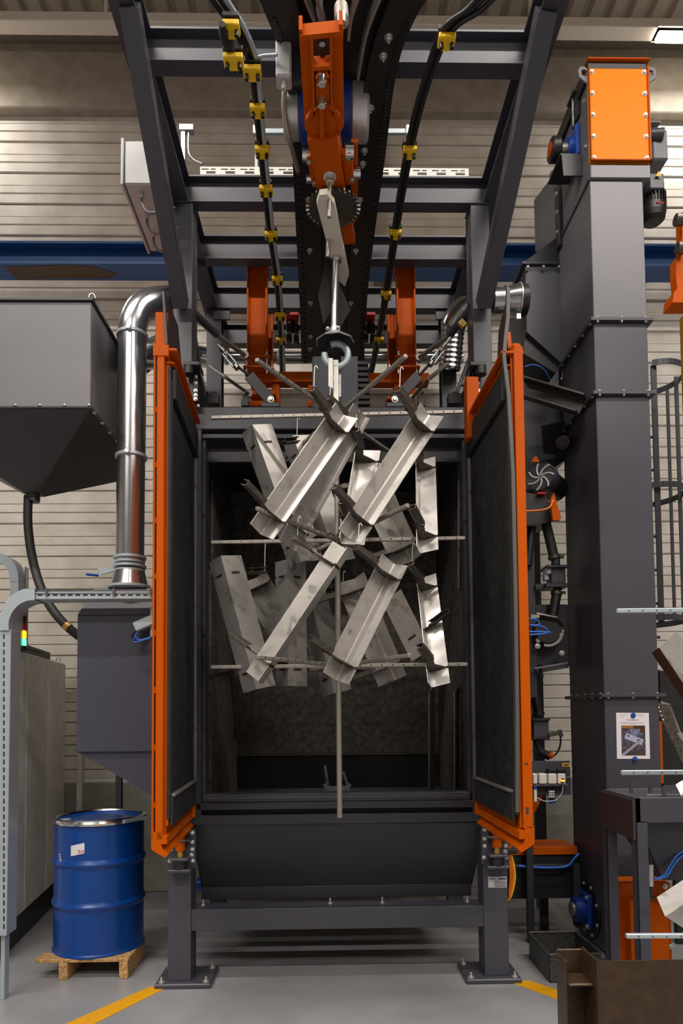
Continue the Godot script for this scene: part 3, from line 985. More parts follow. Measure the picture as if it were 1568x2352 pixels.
# ---------- orange trolley with hoist, seen from underneath ----------
func trolley() -> void:
	var t := thing("hoist_trolley", "orange hoist trolley with blue motor hanging under the black overhead rail", "hoist")
	var O: Material = mats.orange
	var y := 4.42
	mk("side_plate", slab(M.new(), [[687, 86], [713, 92], [722, 330], [700, 296]], y, 0.02), O, t)
	mk("side_plate", slab(M.new(), [[762, 88], [787, 80], [790, 288], [768, 330]], y, 0.02), O, t)
	mk("side_lug", slab(M.new(), [[686, 68], [694, 68], [696, 92], [688, 92]], y - 0.02, 0.06), O, t)
	mk("side_lug", slab(M.new(), [[778, 56], [786, 56], [788, 88], [779, 88]], y - 0.02, 0.06), O, t)
	mk("rib", slab(M.new(), [[711, 84], [717, 84], [723, 245], [718, 245]], y - 0.035, 0.05), O, t)
	mk("rib", slab(M.new(), [[757, 82], [763, 82], [764, 245], [759, 245]], y - 0.035, 0.05), O, t)
	mk("rib", slab(M.new(), [[718, 243], [723, 246], [706, 281], [702, 277]], y - 0.035, 0.05), O, t)
	mk("rib", slab(M.new(), [[759, 246], [764, 242], [781, 268], [778, 272]], y - 0.035, 0.05), O, t)
	mk("cross_bar", slab(M.new(), [[688, 82], [786, 72], [786, 84], [689, 93]], y - 0.03, 0.05), O, t)
	mk("cross_bar", slab(M.new(), [[718, 155], [758, 152], [758, 161], [719, 164]], y - 0.035, 0.05), O, t)
	mk("slot_back", slab(M.new(), [[716, 90], [760, 86], [762, 330], [722, 330]], y + 0.05, 0.012), mats.brown_grey, t)
	mk("spindle", M.new().cyl(PY(740, 102, y + 0.02), PY(742, 152, y + 0.02), 0.014, 14), mats.black, t)
	# fork link with two cross pins
	mk("fork_link", slab(M.new(), [[724, 190], [732, 179], [750, 178], [757, 190], [757, 255], [770, 278], [771, 318], [712, 322], [713, 285], [726, 258]], y - 0.01, 0.03), O, t)
	mk("fork_web", slab(M.new(), [[734, 254], [742, 254], [744, 318], [735, 318]], y - 0.05, 0.06), O, t)
	for p in [[739, 185], [739, 235]]:
		var c := PY(p[0], p[1], y - 0.025)
		mk("pin", M.new().cyl(c + Vector3(0, 0.02, 0), c + Vector3(0, -0.022, 0), 0.016, 16).cyl(c + Vector3(-0.02, -0.012, -0.01), c + Vector3(0.02, -0.012, 0.01), 0.005, 8), mats.bolt, t)
	# box at the lower end
	mk("hook_box", slab(M.new(), [[706, 323], [774, 316], [793, 441], [730, 441]], y - 0.04, 0.14), O, t)
	mk("wheel_bracket", slab(M.new(), [[704, 362], [712, 358], [729, 432], [718, 431]], y + 0.0, 0.03), O, t)
	mk("wheel_bracket", slab(M.new(), [[783, 353], [806, 351], [814, 424], [795, 425]], y + 0.0, 0.03), O, t)
	for p in [[704, 356, 0.03], [802, 348, 0.038], [818, 398, 0.028], [713, 410, 0.022]]:
		var c := PY(p[0], p[1], y + 0.03)
		mk("roller", M.new().cyl(c + Vector3(-0.022, 0, 0), c + Vector3(0.022, 0, 0), p[2], 20), mats.chrome, t)
	for p in [[710, 373], [722, 422], [800, 363], [808, 414]]:
		mk("bracket_bolt", M.new().bolt(PY(p[0], p[1], y), Vector3.DOWN, 0.01, 0.008), mats.bolt, t)
	mk("guard_strip", slab(M.new(), [[806, 328], [822, 328], [822, 465], [820, 503], [812, 515], [806, 470]], y + 0.06, 0.02), O, t)
	mk("stop_block", slab(M.new(), [[782, 505], [806, 504], [815, 560], [790, 562]], y + 0.0, 0.06), O, t)
	var bc := PY(757, 404, y - 0.04)
	mk("rod_collar", M.new().cyl(bc + Vector3(0, 0.004, 0), bc + Vector3(0, -0.01, 0), 0.034, 20).cyl(bc, bc + Vector3(0, -0.04, 0), 0.02, 16), mats.bolt, t)
	mk("rod", M.new().cyl(bc, Vector3(bc.x - 0.005, bc.y - 0.22, bc.z), 0.011, 14), mats.steel_arm, t)
	# hoist motor: drum across the trolley
	var mc := P(748, 256, 3.36)
	var rr := 0.145
	var px := func(x: float) -> float: return P(x, 256, 3.36).x
	mk("motor_drum", M.new().cyl(Vector3(px.call(690), mc.y, mc.z), Vector3(px.call(803), mc.y, mc.z), rr - 0.006, 36), mats.blue_motor, t)
	mk("motor_end", M.new().cyl(Vector3(px.call(650), mc.y, mc.z), Vector3(px.call(690), mc.y, mc.z), rr - 0.02, 10, -1.0, 0.012), mats.alu, t)
	mk("motor_end", M.new().cyl(Vector3(px.call(803), mc.y, mc.z), Vector3(px.call(846), mc.y, mc.z), rr - 0.012, 10, -1.0, 0.012), mats.alu, t)
	mk("cable_guide", M.new().tube(pathd([[655, 200, 3.2], [652, 250, 3.25], [662, 310, 3.32], [675, 360, 3.45], [684, 392, 3.6]]), 0.013, 10), mats.steel_arm, t)
	# grey switch box
	var jb := P(651, 140, 3.0)
	var jm := mk("switch_box", M.new().bx(jb + Vector3(-0.036, -0.09, -0.06), jb + Vector3(0.036, 0.09, 0.02), 0.008), mats.box_grey, t)
	mk("box_plug", M.new().cyl(jb + Vector3(0.002, 0.045, 0.02), jb + Vector3(0.002, 0.045, 0.026), 0.013, 14).cyl(jb + Vector3(0.0, 0.07, 0.02), jb + Vector3(0.0, 0.07, 0.025), 0.01, 14), mats.box_grey, jm)
	mk("box_gland", M.new().cyl(jb + Vector3(0, -0.09, -0.01), jb + Vector3(0, -0.13, -0.01), 0.012, 12), mats.box_grey, jm)
	mk("box_mount", M.new().bx(jb + Vector3(0.036, -0.08, -0.05), jb + Vector3(0.1, 0.09, -0.03)), mats.grey_dark, t)
	mk("box_cable", M.new().tube(pathd([[540, 135, 3.02], [575, 136, 3.0], [605, 128, 2.98], [636, 126, 2.96]]), 0.007, 8), mats.zinc_matt, t)
	mk("power_cable", M.new().tube(pathd([[737, -20, 2.75], [733, 20, 2.82], [738, 55, 2.9], [738, 95, 2.98]]), 0.014, 10), mats.zinc_matt, t)
	mk("hoist_bolt", M.new().cyl(PY(783, 18, 4.6), PY(785, 48, 4.5), 0.03, 16).lathe(Transform3D(Basis(), PY(784, 50, 4.48)), [Vector2(0, -0.02), Vector2(0.02, -0.01), Vector2(0.022, 0.03), Vector2(0, 0.04)], 14), mats.steel_arm, t)
	# toothed turning wheel
	var sc := PY(765, 476, 4.36)
	var poly := PackedVector2Array()
	for i in 30:
		for k in [[0.0, 0.128], [0.25, 0.128], [0.45, 0.146], [0.75, 0.146]]:
			var a: float = TAU * (i + k[0]) / 30.0
			poly.append(Vector2(cos(a), sin(a)) * k[1])
	mk("turning_wheel", M.new().prism(poly, Transform3D(Basis(Vector3.RIGHT, Vector3.BACK, Vector3.DOWN), sc), 0.012), mats.steel_dark, t)
	# white plastic guide bar and the polished spindles
	mk("guide_bar", slab(M.new(), [[734, 448], [751, 446], [768, 469], [801, 632], [792, 658], [772, 640], [727, 470]], 4.25, 0.03), mats.plastic_white, t)
	var h := thing("swivel_hook", "polished swivel hook with conical cap and folded black vane above the hanging rack", "hook")
	var d := 3.75
	mk("spindle", M.new().cyl(P(752, 592, 3.6), P(757, 512, 3.6), 0.014, 14), mats.chrome, h)
	mk("shaft", M.new().cyl(P(767, 762, d), P(772, 555, d), 0.02, 18).cyl(P(773, 598, d), P(774, 560, d), 0.03, 18).cyl(P(772, 600, d), P(773, 593, d), 0.031, 18), mats.chrome, h)
	mk("vane", M.new().plate([P(750, 586, 3.78), P(730, 680, 3.8), P(743, 726, 3.72), P(764, 712, 3.79)], 0.006), mats.black_matt, h)
	mk("vane", M.new().plate([P(750, 586, 3.78), P(764, 712, 3.79), P(785, 736, 3.72), P(806, 712, 3.8)], 0.006), mats.black_matt, h)
	var uc := P(769, 786, d)
	var uh := P(769, 752, d).y - uc.y
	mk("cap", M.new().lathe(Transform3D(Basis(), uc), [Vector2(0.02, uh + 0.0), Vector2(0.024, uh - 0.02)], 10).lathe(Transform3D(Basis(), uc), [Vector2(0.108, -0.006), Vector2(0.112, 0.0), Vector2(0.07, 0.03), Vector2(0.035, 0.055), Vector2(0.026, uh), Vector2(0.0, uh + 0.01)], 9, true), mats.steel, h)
	mk("cap_inside", M.new().lathe(Transform3D(Basis(), uc), [Vector2(0.106, -0.006), Vector2(0.03, 0.03), Vector2(0.0, 0.035)], 9, true), mats.grey_dark, h)
	for p in [[752, 756], [777, 754]]:
		mk("cap_bolt", M.new().bolt(P(p[0], p[1], d - 0.04), Vector3.UP, 0.008, 0.012), mats.bolt, h)
	var hp := []
	for i in 19:
		var a := deg_to_rad(118.0 - i * 17.0)
		hp.append(P(772 + 27 * cos(a), 816 - 27 * sin(a), d))
	mk("hook_ring", M.new().tube(hp, 0.019, 14), mats.zinc_matt, h)
	mk("hook_link", M.new().plate([P(754, 824, d - 0.03), P(764, 824, d - 0.03), P(764, 892, d - 0.03), P(754, 888, d - 0.03)], 0.014), mats.white, h)
	mk("hook_link", M.new().plate([P(772, 850, d + 0.03), P(783, 850, d + 0.03), P(783, 912, d + 0.03), P(772, 912, d + 0.03)], 0.012), mats.steel, h)

# ---------- festoon cables with yellow clamps ----------
func festoons() -> void:
	var yl := 4.52
	var sets := [
		["festoon_cable", "bundled black cables with yellow clamps running along the junction cabinet side of the rail", [[478, -40], [510, 10], [545, 60], [572, 115], [584, 160], [592, 245], [602, 340], [611, 430], [622, 535], [637, 640], [643, 720], [646, 780], [650, 880]], [[592, 245], [602, 340], [611, 430], [622, 535], [637, 637], [643, 720], [645, 777]]],
		["festoon_cable", "bundled black cables with yellow clamps running along the bucket elevator side of the rail", [[1130, -20], [1085, 25], [1040, 55], [1010, 100], [985, 170], [962, 245], [942, 330], [922, 440], [908, 530], [887, 670], [869, 775], [845, 885]], [[1025, 84], [940, 341], [908, 531], [886, 671], [870, 776]]],
	]
	for s in sets:
		var t := thing(s[0], s[1], "cable")
		var pts := path(s[2], yl)
		for k in 3:
			var q := []
			for i in pts.size():
				var f := clampf(1.0 - float(i) / (pts.size() * 0.35), 0.0, 1.0)
				q.append(pts[i] + Vector3((k - 1) * (0.014 + 0.02 * f), 0.01 * (k % 2), 0))
			mk("cable", M.new().tube(q, 0.011, 8), mats.cable if k < 2 or s[2][0][0] > 700 else mats.zinc_matt, t)
		for p in s[3]:
			clamp_on(t, PY(p[0], p[1], yl), 0.036)
	# upper clamps on the arched loop
	var t2 := thing("festoon_loop", "short black cable loop with two yellow clamps beside the grey switch box", "cable")
	for p in [[[516, 60], [522, 90], [534, 132], [545, 165]]]:
		var q := path(p, 4.45)
		for k in 2:
			var r := []
			for v in q:
				r.append(v + Vector3(k * 0.022 - 0.011, 0, 0))
			mk("cable", M.new().tube(r, 0.011, 8), mats.cable, t2)
	clamp_on(t2, PY(531, 55, 4.45), 0.034)
	clamp_on(t2, PY(536, 130, 4.45), 0.042)
	clamp_on(t2, PY(579, 157, 4.5), 0.04)
	# flat link bar to the loop
	mk("link", M.new().tube(path([[510, 55], [512, 85], [523, 112]], 4.4), 0.014, 8), mats.black, t2)

func clamp_on(t: Node3D, c: Vector3, w: float) -> void:
	var y := mk("clamp", M.new().bx(c + Vector3(-w, -0.03, -0.028), c + Vector3(w, -0.004, 0.028), 0.004).bx(c + Vector3(-w * 0.5, -0.034, -0.034), c + Vector3(w * 0.5, -0.02, 0.034), 0.003), mats.yellow, t)
	mk("clamp_top", M.new().bx(c + Vector3(-w, 0.004, -0.02), c + Vector3(w, 0.025, 0.03), 0.003), mats.black, y)
	for s in [-0.62, 0.62]:
		mk("clamp_bolt", M.new().cyl(c + Vector3(w * s, -0.03, 0), c + Vector3(w * s, -0.055, 0), 0.009, 10), mats.black, y)

# ---------- gear standing on the cabin roof ----------
func top_gear() -> void:
	var O: Material = mats.orange
	# orange I-section hangers
	var specs := [
		["front orange hanger column beside the junction cabinet side festoon", 562, 618, 590, 822, 4.95, 0],
		["rear orange hanger column beside the junction cabinet side festoon", 606, 628, 698, 850, 5.75, 0],
		["front orange hanger column beside the bucket elevator side festoon", 906, 960, 590, 822, 4.95, 1],
		["rear orange hanger column beside the bucket elevator side festoon", 888, 914, 700, 850, 5.75, 1]]
	for s in specs:
		var t := thing("hanger_column", s[0], "steel column", "orange hanger columns over the cabin roof")
		var a := P(s[1], s[3], s[5])
		var b := P(s[2], s[4], s[5])
		var w: float = (b.x - a.x)
		var cx: float = (a.x + b.x) * 0.5
		var hw: float = w * 0.42
		var m := M.new()
		m.bx(Vector3(cx - hw, b.y, -s[5] - 0.1), Vector3(cx - hw + 0.012, a.y, -s[5] + 0.005))
		m.bx(Vector3(cx + hw - 0.012, b.y, -s[5] - 0.1), Vector3(cx + hw, a.y, -s[5] + 0.005))
		m.bx(Vector3(cx - hw, b.y, -s[5] - 0.055), Vector3(cx + hw, a.y, -s[5] - 0.045))
		mk("shaft", m, O, t)
		mk("head_plate", M.new().bx(Vector3(a.x, a.y - 0.012, -s[5] - 0.12), Vector3(b.x, a.y + 0.006, -s[5] + 0.03)), O, t)
		mk("head_cheek", M.new().plate([Vector3(b.x - 0.01 if s[6] == 0 else a.x + 0.01, a.y, -s[5] + 0.02), Vector3(b.x - 0.01 if s[6] == 0 else a.x + 0.01, a.y, -s[5] - 0.1), Vector3(b.x - 0.01 if s[6] == 0 else a.x + 0.01, a.y - 0.1, -s[5] - 0.1), Vector3(b.x - 0.01 if s[6] == 0 else a.x + 0.01, a.y - 0.1, -s[5] + 0.0)], 0.01), O, t)
		for f in [0.2, 0.8] if w > 0.1 else [0.5]:
			var c := Vector3(lerpf(a.x, b.x, f), a.y + 0.006, -s[5] + 0.01)
			mk("clip", M.new().bx(c + Vector3(-0.026, 0, -0.03), c + Vector3(0.026, 0.022, 0.02)), mats.white, t)
			mk("clip_bolt", M.new().bolt(c + Vector3(0, 0.022, 0), Vector3.UP, 0.01, 0.012).cyl(c + Vector3(0, -0.06, 0.005), c + Vector3(0, -0.02, 0.005), 0.009, 8), mats.bolt, t)
		# doubled foot plates on studs
		for k in 2:
			mk("foot_plate", M.new().bx(Vector3(a.x - 0.01, b.y - 0.012 - k * 0.08, -s[5] - 0.12), Vector3(b.x + 0.01, b.y + 0.004 - k * 0.08, -s[5] + 0.04)), O, t)
		for x in [a.x + 0.015, b.x - 0.015]:
			mk("stud", M.new().cyl(Vector3(x, b.y - 0.13, -s[5] + 0.02), Vector3(x, b.y + 0.04, -s[5] + 0.02), 0.008, 8).bolt(Vector3(x, b.y + 0.004, -s[5] + 0.02), Vector3.UP, 0.013, 0.014), mats.bolt, t)
	# orange cross frame standing behind the slot housing
	var f := thing("swing_frame", "orange welded cross frame standing on the cabin roof behind the slot housing", "steel frame")
	var fr := M.new()
	fbox(fr, 585, 853, 722, 877, 5.0, 0.1)
	mk("cross_bar", fr, O, f)
	fr = M.new()
	fbox(fr, 848, 856, 985, 878, 5.0, 0.1)
	mk("cross_bar", fr, O, f)
	for s in [[576, 612, 877, 932], [625, 642, 877, 932], [706, 720, 860, 934], [826, 848, 880, 934], [905, 925, 878, 932], [928, 955, 880, 932]]:
		fr = M.new()
		fbox(fr, s[0], s[2], s[1], s[3], 5.02, 0.09)
		mk("post", fr, O, f)
	for s in [[572, 632, 897, 906], [572, 632, 920, 932], [888, 942, 910, 917], [888, 942, 924, 932]]:
		fr = M.new()
		fbox(fr, s[0], s[2], s[1], s[3], 4.94, 0.14)
		mk("foot_plate", fr, O, f)
	# struts and turnbuckles
	for s in [["gas_strut", "grey telescopic strut from gantry column to orange column on the drum side", [437, 712], [497, 768], [563, 817], "grey", 0.028], ["gas_strut", "grey telescopic strut with yellow tag from gantry column on the elevator side", [1086, 702], [1032, 770], [962, 822], "grey", 0.028], ["thin_strut", "thin steel rod strut below the turnbuckle on the drum side", [482, 842], [520, 868], [572, 905], "steel_arm", 0.014], ["thin_strut", "thin steel rod strut below the turnbuckle on the elevator side", [1026, 836], [985, 870], [945, 915], "steel_arm", 0.014]]:
		var t := thing(s[0], s[1], "strut")
		var dd := 4.6
		var a := P(s[2][0], s[2][1], 4.35 if s[5] == "grey" else dd + 0.3)
		var b := P(s[3][0], s[3][1], dd)
		mk("tube", M.new().cyl(a, b, s[6], 16), mats[s[5]], t)
		var e: Array = s[4]
		var c := P(e[0], e[1], dd + 0.25)
		mk("rod", M.new().cyl(b, c, 0.017 if s[6] > 0.02 else 0.012, 14), mats.steel_arm, t)
		mk("eye", M.new().cyl(c + Vector3(0, 0, -0.015), c + Vector3(0, 0, 0.015), 0.028, 16), mats.steel_arm, t)
		if s[6] > 0.02:
			mk("eye_bolt", M.new().bolt(a + Vector3(0, 0, 0.03), Vector3.BACK, 0.018, 0.016), mats.bolt, t)
			mk("lug", M.new().cyl(a + Vector3(0, 0, -0.02), a + Vector3(0, 0, 0.03), 0.034, 14), mats.black, t)
		if s[2][0] == 1086:
			var q := P(1061, 744, 4.41)
			mk("yellow_tag", M.new().box(Transform3D(Basis(Vector3.BACK, 0.8), q), Vector3(0.042, 0.05, 0.03), 0.002), mats.brass, t)
			var tb := Basis(Vector3.BACK, 0.8)
			stuff(mk("tag_mark", M.new().box(Transform3D(tb, q + tb * Vector3(-0.006, -0.008, 0.0155)), Vector3(0.012, 0.003, 0.001), 0.0).box(Transform3D(tb, q + tb * Vector3(-0.0105, -0.004, 0.0155)), Vector3(0.003, 0.01, 0.001), 0.0).box(Transform3D(tb, q + tb * Vector3(0.004, 0.006, 0.0155)), Vector3(0.005, 0.005, 0.001), 0.0), mats.ink, t))
	for s in [["turnbuckle", "galvanised turnbuckle with dark tie arm above the cabin on the drum side", [500, 792], [512, 806], [542, 842], [556, 862], [572, 862], [622, 922]], ["turnbuckle", "galvanised turnbuckle with dark tie arm above the cabin on the elevator side", [1034, 775], [1018, 798], [990, 834], [976, 852], [962, 862], [906, 922]]]:
		var t := thing(s[0], s[1], "turnbuckle")
		var dd := 4.5
		var a := P(s[3][0], s[3][1], dd)
		var b := P(s[4][0], s[4][1], dd)
		var dir := (b - a).normalized()
		var off := dir.cross(Vector3.BACK).normalized() * 0.016
		mk("body", M.new().bar(a + off, b + off, 0.009, 0.014, Vector3.BACK).bar(a - off, b - off, 0.009, 0.014, Vector3.BACK).cyl(a - dir * 0.02, a + dir * 0.012, 0.021, 12).cyl(b - dir * 0.012, b + dir * 0.02, 0.021, 12), mats.zinc, t)
		mk("screw", M.new().cyl(P(s[2][0], s[2][1], dd), a + dir * 0.03, 0.01, 10), mats.bolt, t)
		mk("screw", M.new().cyl(b - dir * 0.03, P(s[6][0], s[6][1], dd), 0.01, 10), mats.black, t)
		var c := P(s[6][0], s[6][1], dd)
		var e := P(s[7][0], s[7][1], dd)
		mk("tie_arm", M.new().bar(c, e, 0.014, 0.075, Vector3.BACK.cross(e - c).normalized(), 0.003), mats.grey_dark, t)
		mk("arm_pin", M.new().bolt(e + Vector3(0, 0.01, 0.01), Vector3.BACK, 0.015, 0.016), mats.bolt, t)
		mk("arm_foot", M.new().bx(e + Vector3(-0.06, -0.05, -0.05), e + Vector3(0.06, -0.02, 0.03)), mats.grey, t)
	# red light-barrier carriers either side of the rail
	for s in [["switch_carrier", "red switch carrier under the rail on the drum side", 672], ["switch_carrier", "red switch carrier under the rail on the elevator side", 848]]:
		var t := thing(s[0], s[1], "switch")
		var dd := 5.3
		var q: float = s[2]
		var m := M.new()
		fbox(m, q - 16, 722, q + 13, 732, dd, 0.04)
		fbox(m, q - 16, 730, q - 10, 742, dd, 0.03)
		fbox(m, q + 6, 730, q + 12, 742, dd, 0.03)
		fbox(m, q - 6, 716, q + 14, 724, dd + 0.02, 0.05)
		mk("carrier", m, mats.red, t)
		m = M.new()
		fbox(m, q - 15, 746, q - 4, 756, dd, 0.05)
		fbox(m, q + 2, 744, q + 14, 760, dd, 0.05)
		fbox(m, q - 15, 766, q - 2, 780, dd, 0.05)
		fbox(m, q + 2, 768, q + 14, 784, dd, 0.05)
		mk("switch_block", m, mats.black, t)
		m = M.new()
		fbox(m, q - 12, 740, q - 6, 784, dd + 0.03, 0.03)
		fbox(m, q + 5, 740, q + 9, 790, dd + 0.03, 0.03)
		mk("bracket", m, mats.steel_arm, t)
		mk("stand", M.new().bx(P(q, 720, dd + 0.06) + Vector3(-0.02, 0, -0.02), P(q, 720, dd + 0.06) + Vector3(0.02, 4.74 - P(q, 720, dd + 0.06).y, 0.0)), mats.black, t)
	# horizontal galvanised pipe on the roof behind
	var g := thing("roof_pipe", "horizontal galvanised pipe crossing behind the orange columns above the cabin", "pipe")
	var p0 := P(455, 822, 6.0)
	var p1 := P(1062, 822, 6.0)
	mk("pipe", M.new().cyl(p0, p1, 0.05, 18), mats.zinc, g)
	for x in [520, 640, 912, 1000]:
		var c := P(x, 822, 6.0)
		mk("pipe_clamp", M.new().cyl(c + Vector3(-0.014, 0, 0), c + Vector3(0.014, 0, 0), 0.06, 18), mats.zinc_matt, g)
	# conduit rails behind the flanges
	for s in [["conduit_rail", "pale conduit rail below the third gantry beam", 620, 910, 604, 5.0], ["conduit_rail", "pale conduit rail crossing high behind the hoist motor", 588, 938, 303, 4.3]]:
		var t := thing(s[0], s[1], "conduit")
		var a := P(s[2], s[4], s[5])
		var b := P(s[3], s[4], s[5])
		mk("rail", M.new().bar(a, b, 0.022, 0.034), mats.zinc_matt, t)
		for x in [a, b]:
			if s[4] == 303:
				mk("post", M.new().bx(Vector3(x.x - 0.01, 5.15, x.z - 0.012), Vector3(x.x + 0.01, x.y, x.z + 0.002)), mats.zinc_matt, t)
			mk("end_clip", M.new().bx(x + Vector3(-0.02, -0.03, -0.02), x + Vector3(0.02, 0.03, 0.025)), mats.bolt, t)
	# cable chain at the slot housing
	var ch := thing("cable_chain", "black cable chain standing beside the slot housing on the cabin roof", "cable chain")
	for k in 8:
		var c := P(831 + k * 0.6, 838 + k * 13, 4.75)
		mk("chain_link", M.new().bx(c + Vector3(-0.045, -0.017, -0.03), c + Vector3(0.045, 0.017, 0.03), 0.005), mats.black, ch)
	# small roof fittings
	for s in [["latch_fitting", "black toggle clamp on the cabin roof edge beside the drum side tie arm", 563], ["latch_fitting", "black toggle clamp on the cabin roof edge beside the elevator side tie arm", 967]]:
		var t := thing(s[0], s[1], "clamp")
		var c := P(s[2], 925, 4.4)
		mk("foot", M.new().bx(c + Vector3(-0.025, -0.03, -0.02), c + Vector3(0.025, 0.02, 0.02)), mats.black, t)
		mk("lever", M.new().tube(smooth([c + Vector3(0, 0.015, 0), c + Vector3(-0.008, 0.05, 0.0), c + Vector3(0.012, 0.075, 0)]), 0.009, 8), mats.black, t)
	for s in [["terminal_block", "black terminal block on the cabin roof beside the drum side column", 490], ["terminal_block", "black terminal block on the cabin roof beside the elevator side column", 1046]]:
		var c := P(s[2], 918, 4.6)
		var t := thing(s[0], s[1], "terminal block")
		mk("body", M.new().bx(c + Vector3(-0.055, -0.04, -0.04), c + Vector3(0.04, 0.035, 0.03)), mats.black, t)
		mk("lug", M.new().bx(c + Vector3(-0.02, 0.035, -0.01), c + Vector3(0.02, 0.055, 0.01)), mats.grey_dark, t)
	# elbow and flexible duct towards the separator
	var d := thing("extraction_duct", "galvanised extraction duct with elbow joining the separator beside the elevator", "duct")
	mk("elbow", M.new().tube(pathd([[1040, 750, 5.25], [1048, 732, 5.22], [1068, 708, 5.18], [1100, 696, 5.12], [1140, 693, 5.05]]), 0.1, 20), mats.zinc, d)
	mk("pipe", M.new().cyl(P(1130, 693, 5.05), P(1158, 692, 5.05), 0.098, 22), mats.zinc, d)
	mk("cone", M.new().cyl(P(1158, 692, 5.05), P(1190, 691, 5.05), 0.1, 22, 0.122), mats.zinc, d)
	mk("collar", M.new().cyl(P(1189, 691, 5.05), P(1208, 690, 5.05), 0.112, 22), mats.grey_dark, d)
	for x in [1158, 1190]:
		mk("clamp_ring", M.new().cyl(P(x - 2, 692, 5.05), P(x + 2, 692, 5.05), 0.112 if x < 1170 else 0.13, 22), mats.bolt, d)
		mk("ring_lock", M.new().bx(P(x, 726, 5.0) + Vector3(-0.018, -0.03, -0.015), P(x, 726, 5.0) + Vector3(0.018, 0.015, 0.015)), mats.bolt, d)
	var fp := []
	for k in 22:
		fp.append(Vector2(0.085 + 0.008 * (k % 2), k * 0.018))
	var fa := P(1032, 850, 5.35)
	var fb := P(1041, 755, 5.26)
	mk("flexible_hose", M.new().lathe(Transform3D(Basis(M.new().axis(fa, fb - fa).basis), fa), fp, 18), mats.zinc, d)
	# right-hand open ladder frame behind the column
	var lf := thing("pipe_stand", "thin grey tube stand behind the elevator side gantry column", "stand")
	for s in [[1083, 808, 1048, 905], [1088, 860, 1076, 900], [1056, 884, 1082, 884]]:
		mk("tube", M.new().cyl(P(s[0], s[1], 5.0), P(s[2], s[3], 5.0), 0.014, 10), mats.grey, lf)

